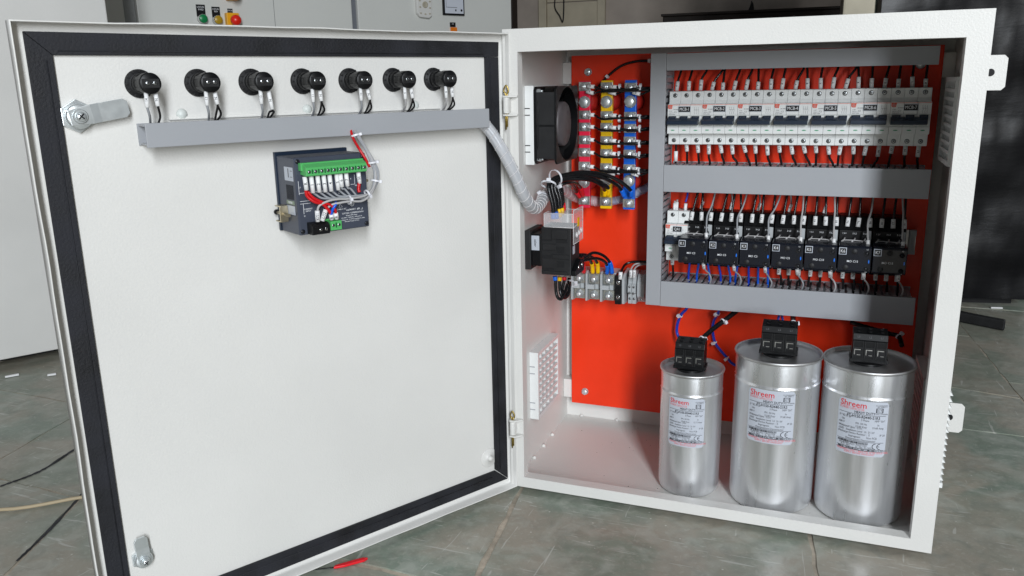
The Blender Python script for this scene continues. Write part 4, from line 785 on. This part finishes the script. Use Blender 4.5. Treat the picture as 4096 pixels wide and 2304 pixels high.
# -------------------------------------------------- capacitor-duty contactors
KN = ('MO C3', 'MO C3', 'MO C3', 'MO C5', 'MO C10', 'MO C15', 'MO C15'); KP = .0476
LBLK = bpy.data.materials['label_black']
def contactor(i):
    x0 = .2286 + KP * i; w = .0462
    k = thing('contactor', 'black contactor with square label K%d and print %s' % (i + 1, KN[i]), 'contactor', (x0 + random.uniform(-.0003, .0003), YP, .3650 + random.uniform(-.0007, .0007)), 0, 'row of seven black contactors')
    # y from plate towards -y ; z about .365
    cpart('kbase', lambda: MB().prism([(-.008, -.034), (-.046, -.034), (-.050, -.028), (-.050, .0190), (-.0580, .0195), (-.0580, .0360), (-.0555, .0380), (-.0400, .0545), (-.0340, .0560), (-.008, .0560)], 'x', 0, w).mesh('contactor_base', .0009), 'contactor_base', BLK, k)
    hd = cpart('khead', lambda: MB().prism([(-.0585, -.0185), (-.1035, -.0190), (-.1060, -.0165), (-.1060, .0185), (-.1030, .0212), (-.0700, .0218), (-.0585, .0188)], 'x', .0002, w - .0002).mesh('front_block', .0011), 'front_block', BLKG, k)
    cpart('kmid', lambda: MB().prism([(-.0501, -.0270), (-.0584, -.0180), (-.0584, .0185), (-.0501, .0185)], 'x', .001, w - .001).mesh('coil_housing'), 'coil_housing', BLK, k)
    for j in range(3):
        xx = .0085 + j * .0145
        cpart('kwell', lambda: MB().lathe([(.0036, 0), (.0036, .0005), (0, .0005)], axis='y', n=20).mesh('screw_well'), 'screw_well', DARK, k, (xx, -.0580, .0240))
        text(('1 L1', '3 L2', '5 L3')[j], .0034, WINK, k, (xx - .001, -.0583, .0318), name='terminal_print', bold=.003)
        cpart('kslot', lambda: MB().prism([(-.0035, -.0055), (.0035, -.0055), (.0035, .0055), (-.0035, .0055)], 'y', -.0008, .0006).mesh('terminal_mouth'), 'terminal_mouth', DARK, k, (xx + .002, -.0492, .0465)).rotation_euler = (-.82, 0, 0)
        # inrush-resistor loops: from the well over the top of the front block, and again below
        b = MB(); b.tube(smooth([(xx, -.0575, .0245), (xx - .0006, -.0650, .0238), (xx - .003 - .001 * j, -.0700, .0215), (xx - .0040, -.0735, .0222)], 5), .0011, 7); b.build('resistor_lead', WWHT, k)
        b = MB(); b.tube(smooth([(xx + .004, -.0560, -.0200), (xx + .0055, -.0700, -.0230), (xx + .0085, -.0760, -.0232), (xx + .0100, -.0660, -.0190)], 5), .0012, 7); b.build('resistor_lead', WWHT, k)
    b = MB(); b.tube(smooth([(.005, -.068, .0228), (.018, -.069, .0232), (.030, -.069, .0228), (.040, -.0700, .0225)], 4), .0009, 6); b.build('resistor_lead', WWHT, k)
    MB().prism([(.0388, .0188), (.0455, .0200), (.0455, .0365), (.0395, .0370)], 'y', -.0584, -.0581).build('side_tab', TG, k)
    lp = MB().box(.0008, .0115, -.1072, -.1061, .0080, .0186).build('label_plate', LABEL, k, bevel=.0002); MB().box(.0018, .0105, -.1075, -.1071, .0090, .0176).build('black_field', LBLK, lp); text('K%d' % (i + 1), .0068, WINK, lp, (.0062, -.1077, .0132), bold=.0, wide=.85)
    text(KN[i], .0044, WINK, k, (.0205, -.1063, -.0020), name='type_print', bold=.004); text('13', .0030, WINK, k, (.0398, -.1063, .0166), name='terminal_print'); text('14', .0030, WINK, k, (.0395, -.1063, -.0172), name='terminal_print')
    for z in (.0105, -.0130):
        cpart('kw2', lambda: MB().lathe([(.0038, -.0003), (.0038, .0008), (.0030, .0010), (.0028, .0002), (0, .0002)], axis='y', n=22).mesh('screw_well'), 'screw_well', DARK, k, (.0393, -.1060, z)); screw(k, (.0393, -.1063, z), .0018, m=BLKG, deep=.0006)
    cpart('kdisc', lambda: MB().lathe([(.0042, 0), (.0040, .0003), (0, .0003)], axis='y', n=24).mesh('blank_disc'), 'blank_disc', BLKM, k, (.0225, -.1060, .0128)); cpart('kdisc', None, 'blank_disc', BLKM, k, (.0115, -.1060, -.0118))
    MB().prism([(.0428 + .0009 * math.cos(a * PI / 6), -.0012 + .0028 * math.sin(a * PI / 6)) for a in range(12)], 'y', -.1068, -.1059).build('indicator_lens', LEDB, k)
    return k
for i in range(7): contactor(i)
KG = 'wires above the contactors'; KL = 'wires below the contactors'
KOFF = ((.006, -.001, .004), (.006, .003, -.002), (.004, .0, .003), (.004, .003, .001), (.001, -.002, .0), (.003, .0, .001), (.002, .001, .0))
for i in range(7):
    x0 = .2286 + KP * i; n = i + 1
    for j in range(3):
        x = x0 + .0115 + j * .0155; y = .2240; z = .4120; dx = KOFF[i][j] + random.uniform(-.001, .001); a = (x + random.uniform(-.001, .001), y - .002, z - .0050); bq = (x + dx * .15, y + .001, z + .0085)
        w = wire([bq, (x + dx * .3, y + .003, z + .014), (x + dx * .7, y + .006, z + .028), (x + dx * 1.3, y + .012, z + .046), (x + dx * 1.5, y + .014, .4620)], .0019, WBLK, 'black wire with sleeve %s%d entering the top of contactor K%d' % (PHS[j], n, n), group=KG)
        sleeve(w, bq, a, .0032, '%s%d' % (PHS[j], n), size=.0042, flip=-1)
    # control wire that drops in front to terminal 13
    x = x0 + .0405; tx = (.006, .008, .012, -.001, -.003, .004, -.003)[i]
    w = wire([(x, .1900, .3900), (x - .001, .1960, .4020), (x - .0015, .2050, .4180), (x + tx * .5, .2160, .4320), (x + tx, .2290, .4500), (x + tx, .2350, .4620)], .0013, WGRY if i < 3 else WWHT, 'pale control wire with sleeve %d dropping to the front of contactor K%d' % (n, n), group=KG); sleeve(w, (x + .0003, .1880, .3805), (x, .1900, .3930), .0025, str(n), size=.0046)
    if i < 5:
        x = x0 + .022 + random.uniform(-.003, .003); w = wire([(x + .002, .2500, .4330), (x + .001, .2500, .4440), (x - .003, .2500, .4620)], .0013, WGRY, 'thin grey wire with sleeve %d behind contactor K%d' % (n, n), group=KG); sleeve(w, (x - .001, .2470, .4225), (x + .002, .2495, .4345), .0024, str(n), size=.0042)
    # below
    for j in range(3):
        x = x0 + .010 + j * .0150; blue = i < 3; m = (WBLUB if j else WBLU) if blue else WBLK; zt = .3260; dx = random.uniform(-.003, .004)
        w = wire([(x, .2280, .3360), (x + dx * .3, .2290, .3280), (x + dx, .2300, .3170), (x + dx * 1.2, .2320, .3040), (x + dx, .2350, .2950)], .0018, m, '%s wire %s leaving the bottom of contactor K%d' % ('blue' if blue else 'black', ('leftmost', 'middle', 'rightmost')[j], n), group=KL)
        if not blue: sleeve(w, (x, .2260, .3240), (x, .2270, .3340), .0031, '%s%d' % (PHS[j], n), size=.0040)
    x = x0 + .0385; s = str(7 + n) if n < 7 else '14'
    w = wire([(x, .1900, .3400), (x + .002, .1960, .3310), (x + .007 + random.uniform(-.002, .003), .2050, .3230), (x + .010, .2080, .3140), (x + .008, .2120, .3050), (x + .006, .2200, .2960)], .0013, WGRY if i < 4 else WWHT, 'pale control wire with sleeve %s hanging from the lower front of contactor K%d' % (s, n), group=KL); sleeve(w, (x + .0006, .1905, .3345), (x - .0004, .1860, .3440), .0026, s, size=.0042, flip=-1)
rc = thing('rail_clamp', 'grey end clamp on the rail right of the last contactor', 'clamp', (.5690, YP - .008, .3790)); MB().prism([(-.0005, -.018), (-.0005, .020), (.0095, .020), (.0095, .012), (.008, .010), (.008, -.010), (.0095, -.012), (.0095, -.018)], 'y', -.010, 0).build('clamp_body', TG, rc, bevel=.0005)
# -------------------------------------------------- capacitors
def capacitor(label, x, y, r, h, code, uf, kv, amp, sr, tz, lw, lh, laz, tbx, tbs):
    c = thing('power_capacitor', label, 'capacitor', (x, y, T), 0, 'three aluminium can capacitors'); q = .0020
    MB().lathe([(r * .80, 0), (r * .90, .0012), (r * .965, .0045), (r * .995, .0100), (r, .016), (r, h * .822), (r * 1.010, h * .828), (r * 1.010, h * .834), (r * .986, h * .842), (r * .993, h * .850), (r * .997, h * .96), (r * 1.0, h - .0045)], n=96, caps=False).build('can', ALU, c)
    MB().lathe([(r * 1.0, h - .0045), (r + .0016, h - .0042), (r + .0022, h - .0018), (r + .0018, h - .0002), (r + .0006, h), (r - .0010, h - .0008), (r - .0016, h - .0040), (r - .0030, h - .0062), (r * .75, h - .0068), (r * .5, h - .0060), (.0001, h - .0055)], n=96, caps=False).build('crimped_lid', ALUT, c)
    zb = h - .0066; tb = thing('x', 'x', 'x'); bpy.data.objects.remove(tb)
    t = MB().box(-.0270, .0270, -.0150, .0150, zb + .0045, zb + .0100).lathe([(.0220, 0), (.0220, .004), (.018, .0046)], (0, 0, zb), n=32).build('terminal_foot', BLK, c, (tbx, 0, 0), bevel=.0008)
    bl = MB().prism([(-.0190, zb + .0101), (-.0190, zb + .0370), (-.0170, zb + .0385), (-.0130, zb + .0465), (.0150, zb + .0490), (.0170, zb + .0470), (.0170, zb + .0101)], 'x', -.0245, .0245).build('terminal_block', BLK, c, (tbx, 0, 0), bevel=.0007)
    t.scale = (tbs, tbs, 1); bl.scale = (tbs, tbs, 1)
    for k in range(3):
        xx = -.0163 + k * .0163
        fr = MB().box(xx - .0062, xx + .0062, -.0192, -.0189, zb + .0145, zb + .0270).build('terminal_window', DARK, bl)
        rb = MB().box(xx - .0072, xx - .0062, -.0206, -.0190, zb + .0115, zb + .0375).box(xx + .0062, xx + .0072, -.0206, -.0190, zb + .0115, zb + .0375).box(xx - .0062, xx + .0062, -.0206, -.0190, zb + .0270, zb + .0282).build('window_rib', BLKM, bl)
        MB().box(xx - .0052, xx - .0040, -.0197, -.0193, zb + .0170, zb + .0252).box(xx - .0040, xx + .0038, -.0197, -.0193, zb + .0240, zb + .0252).box(xx - .001, xx + .0038, -.0197, -.0193, zb + .0165, zb + .0173).build('clamp_spring', ZINCB, bl)
        text(('L3', 'L2', 'L1')[k], .0040, INKG, bl, (xx, -.0156, zb + .0425), rot=(PI / 2 - .42, 0, 0), name='terminal_print')
        for yy in (-.004, .008): MB().lathe([(.0030, 0), (.0030, .0005), (0, .0005)], (xx, yy, zb + .0479 + yy * .09), n=14).build('screw_hole', DARK, bl)
    # label wrapped round the can; its lettering is bent with it
    a0 = laz; R0 = r + .00035
    def wrap(me):
        m2 = me.copy()
        for v in m2.vertices:
            a = a0 + v.co.x / r; rr = R0 + .00012 - v.co.y; v.co = Vector((math.sin(a) * rr, -math.cos(a) * rr, v.co.z))
        return m2
    b = MB(); nseg = 24; cr = .004; pts = []
    for k in range(nseg + 1):
        u = -lw / 2 + lw * k / nseg; e = min(u + lw / 2, lw / 2 - u); dz = cr - math.sqrt(max(0, cr * cr - (cr - e) ** 2)) if e < cr else 0
        a = a0 + u / r; pts.append([b.bm.verts.new((math.sin(a) * R0, -math.cos(a) * R0, z)) for z in (tz - lh + dz, tz - dz)])
    for A, B in zip(pts, pts[1:]): b.bm.faces.new((A[0], B[0], B[1], A[1])).smooth = True
    lab = b.build('label', LABEL, c); H = lh
    def T_(s, u, v, size, m=INKG, bold=0, al='LEFT', wide=1):
        base = text(s, size, m, lab, (0, 0, 0), align=al, bold=bold, wide=wide); me = base.data.copy()
        for vv in me.vertices: x_, y_, z_ = vv.co; vv.co = Vector((x_ + u * lw, -z_ - .0001, y_ + tz - v * H))
        base.data = wrap(me); base.rotation_euler = (0, 0, 0)
    s = lw / .067
    T_('Shreem', -.46, .085, .0122 * s, RINK, .006, wide=.95); T_('POWER CAPACITOR', -.46, .163, .0052 * s, PINK, wide=.68); T_('HEAVY DUTY', -.16, .215, .0052 * s, INK, .01, wide=.85)
    T_(code, -.30, .290, .0060 * s, INK, .012, wide=.80)
    T_('IS 13340(PART 1)', .24, .060, .0026 * s); T_('IEC 60831-1', .27, .085, .0026 * s); T_('CM/L-3747878', .23, .215, .0028 * s)
    for st, u, v in (('3 * %s µF' % uf, -.46, .315), ('3 Phase', -.02, .345), ('MPP "SH"', .24, .345), ('Un', -.40, .375), ('FN -50 Hz', -.12, .415), ('In', .30, .415), ('440 V', -.46, .435), (kv + ' Kvar', -.12, .470), (amp + ' Amp', .20, .470), ('Withstand Upto : 525v', -.46, .500), ('-25/D   Insulation Level  Ui  3/- kV', -.46, .555), ('Discharge Device Resistor :  E', -.46, .605), ('IP 20', .36, .600), ('Impregnant        Non PCB', -.24, .660), ('Overpressure Disconnector', -.30, .710), ('LR-86988-A22 / %s' % sr, -.42, .805), ('P.O. NO.   :   Sr. No.', -.38, .845), ('01-2022', .08, .845)): T_(st, u, v, .0042 * s, wide=.82)
    T_('Mfd.by : SHREEM ELECTRIC LIMITED', -.44, .885, .0040 * s, INK, .012, wide=.78); T_('Made In INDIA', .24, .885, .0030 * s)
    T_('"WARNING ! WAIT 5 MINUTES AFTER ISOLATING', -.47, .925, .0040 * s, PINK, .005, wide=.78); T_('SUPPLY BEFORE HANDLING"', -.30, .962, .0040 * s, PINK, .005, wide=.78)
    b = MB()
    def strip(u0, u1, v0, v1, n=8):
        for k in range(n): b.box((u0 + (u1 - u0) * k / n) * lw, (u0 + (u1 - u0) * (k + 1) / n) * lw, -.00016, -.00006, tz - v1 * H, tz - v0 * H)
    for v in (.245, .735, .865, .900): strip(-.47, .45, v, v + .006, 12)
    random.seed(5); u = -.45
    while u < .14:
        w_ = random.uniform(.003, .011); strip(u, u + w_, .750, .785, 1); u += w_ + random.uniform(.003, .009)
    for u0, u1, v0, v1 in ((.25, .27, .115, .185), (.37, .39, .115, .185), (.25, .39, .108, .117), (.25, .39, .183, .192), (.283, .290, .13, .17), (.30, .318, .13, .135), (.30, .318, .148, .153), (.30, .318, .165, .17), (.33, .36, .13, .135), (.342, .349, .13, .17)): strip(u0, u1, v0, v1, 1)
    me = b.mesh('label_print'); random.seed(9); put('label_print', wrap(me), INK, lab)
    b = MB()
    for k, cx in ((0, .295), (1, .385)):
        pts = [(cx * lw + .0040 * s * math.cos(a), -.0002, tz - .805 * H + .0040 * s * math.sin(a)) for a in [PI / 2 + PI * q / 10 for q in range(11)]]; b.tube(pts, .00045 * s, 4)
        if k: b.tube([(cx * lw - .0036 * s, -.0002, tz - .805 * H), (cx * lw - .0006, -.0002, tz - .805 * H)], .0004 * s, 4)
    me = b.mesh('ce_mark'); put('ce_mark', wrap(me), INK, lab)
    return c
capacitor('smallest silver can capacitor, left of the three', .2695, .0870, .0468, .2015, 'FT-H100-R0440-S1R3', '54.83', '10.00', '13.12', 'AG21542', .1650, .0565, .0785, -.01, -.003, .90)
capacitor('middle silver can capacitor, tall, between the small one and the right one', .3940, .0880, .0606, .2390, 'FT-H150-R0440-S1R3', '82.25', '15.00', '19.68', 'AG21556', .1970, .0670, .0815, -.06, .000, 1.0)
capacitor('tall silver can capacitor standing rightmost by the dark wall', .5178, .0920, .0604, .2375, 'FT-H150-R0440-S1R3', '82.25', '15.00', '19.68', 'AG21554', .1950, .0670, .0815, -.10, -.002, .93)
CG = 'wires running from the lowest duct down to the capacitors'
for key, r, m, lab, ts in (('c_blue1', .0026, WBLU, 'blue wire curving down behind the smallest capacitor', (2,)), ('c_blue2', .0024, WBLU, 'blue wire sweeping right behind the middle capacitor', (1, 4, 6)), ('c_black', .0042, WBLK, 'thick black cable slanting down to the smallest capacitor', (1, 3)), ('c_blue3', .0020, WBLUB, 'bright blue wire left one dropping behind the middle terminal block', ()), ('c_blue4', .0020, WBLUB, 'bright blue wire right one dropping behind the middle terminal block', ()), ('c_black2', .0042, WBLK, 'thick black cable dropping behind the middle terminal block', (1,)), ('c_black3', .0036, WBLK, 'dark cable in shade behind the rightmost capacitor', (1, 3))):
    P = PATHS[key]; w = wire(P, r, m, lab, group=CG)
    for k in ts:
        k = min(k, len(P) - 2) if len(P) > 2 else 0; d = Vector(P[k + 1]) - Vector(P[k - 1 if k else 0]); tie(w, P[k], d, r + .0006, head=(-.6, -1, 0) if 'blue' in key else (1, -.8, .2), hs=1.35)
# ================================================================ BACKGROUND
# big pale panel just behind the door, and the row of panels beyond, all parallel to the open door
bx = thing('tall_panel', 'tall plain pale panel on the floor directly left of the open door', 'panel', (-1.2919, .267, 0), DOOR_RZ)
MB().box(-1.3, .213, 0, .45, .016, 1.7).build('panel_body', PAINT, bx, bevel=.003); MB().box(-1.3, .160, .08, .42, FZ, .0158).build('plinth', DARK, bx)  # plinth coloured black to stand in for the contact shadow under the panel
PR = Vector((-1.47, 1.07, 0))
p1 = thing('control_panel', 'far pale panel with green and amber push buttons and emergency stop', 'panel', PR, DOOR_RZ)
MB().box(-.165, .566, 0, .5, .05, 1.9).build('panel_body', PAINT_B, p1, bevel=.003); MB().box(-.60, -.200, .012, .5, .05, 1.9).build('panel_side', PAINT_B, p1, bevel=.003); MB().box(-.199, -.166, .02, .4, .05, 1.9).build('panel_gap', mat('panel_shadow_grey', (.30, .31, .31), .6), p1)
MB().box(.2725, .2737, -.0006, .0004, .05, 1.9).build('door_seam', INKG, p1)
MB().box(-.16, .56, .02, .48, FZ, .049).build('plinth', BLKM, p1)
def plate(parent, x0, x1, z0, z1, lines, sz):
    q = MB().box(x0, x1, -.0022, -.0003, z0, z1).build('legend_plate', LBLK, parent)
    for k, s in enumerate(lines): text(s, sz, WINK, q, ((x0 + x1) / 2, -.0024, z1 - sz * (1.0 + 1.05 * k)), bold=.006)
def button(parent, x, z, m, r=.0145, d=.022, mush=False):
    q = MB().lathe([(r, 0), (r, d * .7), (r * .92, d * .8)], (x, -.0025, z), 'y', 24).build('button_bezel', CHR, parent)
    MB().lathe([(r * .90, 0), (r * .90, d * .25), (r * .8, d * .32), (0, d * .34)], (x, -.0025 - d * .62, z), 'y', 24).build('push_button', m, parent)
plate(p1, .013, .041, .853, .889, ('LOCAL', 'FWD'), .0075); button(p1, .0265, .845, GBTN); plate(p1, .062, .088, .848, .884, ('LOCAL', 'REV'), .0070); button(p1, .0740, .843, YBTN)
em = MB().box(.102, .1430, -.020, -.0003, .820, .866).build('stop_box', EYEL, p1, bevel=.002); plate(p1, .113, .130, .868, .880, ('LOCAL',), .0060)
MB().lathe([(.010, 0), (.010, .010), (.0165, .014), (.0165, .024), (.012, .031), (0, .033)], (.1240, -.020, .842), 'y', 28).build('mushroom_head', RBTN, p1)
em2 = MB().box(.110, .1480, -.020, -.0003, .905, .955).build('stop_box', EYEL, p1, bevel=.002); MB().lathe([(.010, 0), (.010, .010), (.0165, .014), (.0165, .024), (.012, .031), (0, .033)], (.130, -.020, .920), 'y', 28).build('mushroom_head', RBTN, p1)
p2 = thing('control_panel', 'far pale panel with drive keypad and small black-framed screen', 'panel', PR, DOOR_RZ)
MB().box(.590, 1.300, 0, .5, .05, 1.9).build('panel_body', PAINT_B, p2, bevel=.003); MB().box(.567, .589, .012, .4, .05, 1.9).build('panel_gap', mat('gap_grey', (.16, .17, .19), .6), p2); MB().box(.60, 1.29, .02, .48, FZ, .049).build('plinth', BLKM, p2)
kp = MB().prism([(.834, .889), (.846, .876), (.886, .873), (.900, .882), (.903, 1.0), (.830, 1.0)], 'y', -.016, -.0003).build('keypad', PAINT, p2, bevel=.004)
MB().lathe([(.012, 0), (.012, .002), (.009, .003), (.008, .0015), (0, .0025)], (.868, -.0162, .921), 'y', 24).build('key_ring', PILL, kp)
for x, z in ((.845, .935), (.890, .933), (.846, .912), (.890, .910), (.848, .890), (.868, .887), (.888, .889), (.849, .950), (.886, .949)): MB().prism([(x - .0055, z), (x, z + .004), (x + .0055, z), (x, z - .0035)], 'y', -.0178, -.0162).build('key', PILL, kp, bevel=.0005)
fr = MB().box(.957, 1.056, -.010, -.0003, .888, 1.03).build('meter_bezel', BLK, p2, bevel=.001); sn = MB().box(.963, 1.050, -.0112, -.0102, .8945, 1.02).build('meter_face', SCRN, p2)
MB().box(.968, 1.020, -.0115, -.0113, .9160, .9175).box(.968, .969, -.0115, -.0113, .916, 1.0).box(1.010, 1.016, -.0115, -.0113, .9030, .910).build('meter_print', INK, sn); text('200', .011, INKG, sn, (.985, -.0115, .951)); MB().lathe([(.0045, 0), (.0045, .001), (0, .001)], (1.040, -.0113, .907), 'y', 16).build('meter_knob', BLK, sn)
plate(p2, .990, 1.016, .845, .862, ('ON',), .006); MB().box(.992, 1.020, -.006, -.0003, .825, .8435).build('orange_tag', ORNG, p2)
# far wall, hatch, bench, pillar, wrapped crate
wl = MB().box(-4.5, 4.5, 4.5, 4.7, FZ, 3.2).build('wall', WALLM, kind='structure')
ht = thing('wall_hatch', 'beige framed hatch on the far wall with a wire loop over it', 'hatch', (0, 4.5, 0))
for x0, x1, z0, z1 in ((-1.475, -1.420, .2, 1.9), (-1.060, -1.008, .2, 1.9), (-1.419, -1.061, 1.850, 1.9)): MB().box(x0, x1, -.035, -.001, z0, z1).build('hatch_frame', HATCH, ht, bevel=.003)
MB().box(-1.418, -1.062, -.018, -.001, .2, 1.146).build('hatch_leaf', HATCH, ht, bevel=.003); MB().box(-1.418, -1.062, -.018, -.001, 1.152, 1.84).build('hatch_leaf', HATCH, ht, bevel=.003)
wire([(-1.345, 4.46, 1.22), (-1.355, 4.46, 1.12), (-1.320, 4.46, 1.06), (-1.300, 4.46, 1.02), (-1.292, 4.46, 1.08), (-1.290, 4.46, 1.22)], .004, BLKM, 'dark cord hanging in a loop in front of the wall hatch', 'cord')
dj = MB().box(-1.700, -1.625, 4.36, 4.46, FZ, 1.6).build('door_post', WOODD, None, bevel=.004); tag(dj, 'dark brown post beyond the edge of the keypad panel', 'post')
bn = thing('dark_bench', 'long dark bench against the far wall behind the cabinet', 'bench', (-.5128, 3.9, 0)); MB().box(0, 1.35, 0, .55, .45, .985).build('bench_body', WOODD, bn, bevel=.005); MB().box(-.01, 1.36, -.01, .56, .986, 1.0).build('bench_top', WOODD, bn, bevel=.003)
for x in (.05, 1.25): MB().box(x, x + .06, .05, .5, FZ, .449).build('bench_leg', WOODD, bn)
MB().prism([(.47, 1.001), (.505, 1.001), (.498, 1.045), (.488, 1.060), (.482, 1.03)], 'y', .1, .13).build('latch', BLKM, bn)
pr = MB().box(.4534, .5300, 1.28, 1.36, FZ, 2.6).build('pillar', PILL, None, bevel=.006); tag(pr, 'pale plastered pillar between bench and wrapped crate', 'pillar')
gp = MB().box(.5330, .5480, 1.44, 1.455, FZ, 1.75).build('glass_strip', mat('green_glass_edge', (.45, .55, .47), .2), None, bevel=.002); tag(gp, 'pale greenish strip standing beside the black wrapped crate', 'glass')
cr = thing('wrapped_crate', 'large crate wrapped in black stretch film behind the right edge of the cabinet', 'crate', (.5490, 1.375, 0), .21)
b = MB(); nx, nz = 24, 60; grid = []
for j in range(nz + 1):
    row = []
    for i in range(nx + 1):
        x = .455 * i / nx; z = .0 + 1.7 * j / nz; y = .006 * math.sin(z * 60 + x * 9) * random.random() + .004 * math.sin(z * 23 - x * 14); row.append(b.bm.verts.new((x, y, z + FZ + .02)))
    grid.append(row)
for A, B in zip(grid, grid[1:]):
    for i in range(nx): b.bm.faces.new((A[i], A[i + 1], B[i + 1], B[i])).smooth = True
b.build('film_face', FILM, cr); MB().box(.003, .452, .012, .5, FZ + .02, 1.72).build('crate_body', FILM, cr); MB().box(.02, .43, .03, .48, FZ, .0108).build('pallet', DARK, cr)
pbk = MB().box(1.015, 1.25, 1.55, 1.75, FZ, 1.8).build('side_post', PAINT_B, None, bevel=.004); tag(pbk, 'pale upright post at the right edge beyond the wrapped crate', 'post')
# small things on the floor
wire([(-.90, -.345, FZ + .004), (-.7376, -.3263, FZ + .004), (-.6457, -.253, FZ + .004), (-.60, -.235, FZ + .004), (-.52, -.22, FZ + .004)], .0030, CREAM, 'cream flat cable lying on the stone floor at lower left', 'cable')
rw = wire([(-.2300, -.345, FZ + .0015), (-.1900, -.310, FZ + .0015), (-.1500, -.2870, FZ + .002)], .0009, WBLK, 'thin black wire ending in a red tag on the floor under the door', 'wire')
MB().prism([(-.1500, -.2890), (-.1380, -.2800), (-.1290, -.2700), (-.1195, -.2600), (-.1175, -.2530), (-.1240, -.2545), (-.1340, -.2650), (-.1440, -.2760), (-.1510, -.2840)], 'z', FZ + .0005, FZ + .004).build('red_tag', REDS, rw, tuple(-Vector(rw.location)), bevel=.001)
sk = MB().prism([(.755, 1.270), (.895, 1.188), (.900, 1.208), (.835, 1.245), (.765, 1.295)], 'z', FZ + .001, FZ + .028).build('black_offcut', BLKM, None, bevel=.004); tag(sk, 'black offcut bar lying on the floor near the wrapped crate', 'offcut')
for k, (x, y, a, L_, lab) in enumerate(((-1.289, .135, 1.0, .028, 'larger white plastic scrap on the floor below the tall panel'), (-1.205, .170, .8, .018, 'smaller white plastic scrap on the floor below the tall panel'), (.9150, 1.42, .2, .030, 'white twisted scrap on the floor at the foot of the crate'))):
    o = MB().prism([(-L_ / 2, -.003), (L_ / 2, -.004), (L_ / 2, .004), (-L_ / 2, .003)], 'z', 0, .004).build('plastic_scrap', SLV, None, (x, y, FZ + .001), bevel=.001); o.rotation_euler = (0, 0, a); tag(o, lab, 'scrap')
for o in S.objects:
    if o.name.split('.')[0] in ('wiring_diagram', 'print_symbol', 'circuit_symbol', 'body_rib', 'body_recess', 'weld_bead', 'rating_box', 'label_print', 'ce_mark', 'logo_ring', 'meter_print', 'window_rib', 'vent_slot'): o['kind'] = 'stuff'
    if 'door' in o.keys() and o.type != 'EMPTY' and o.get('door') == 1: del o['door']
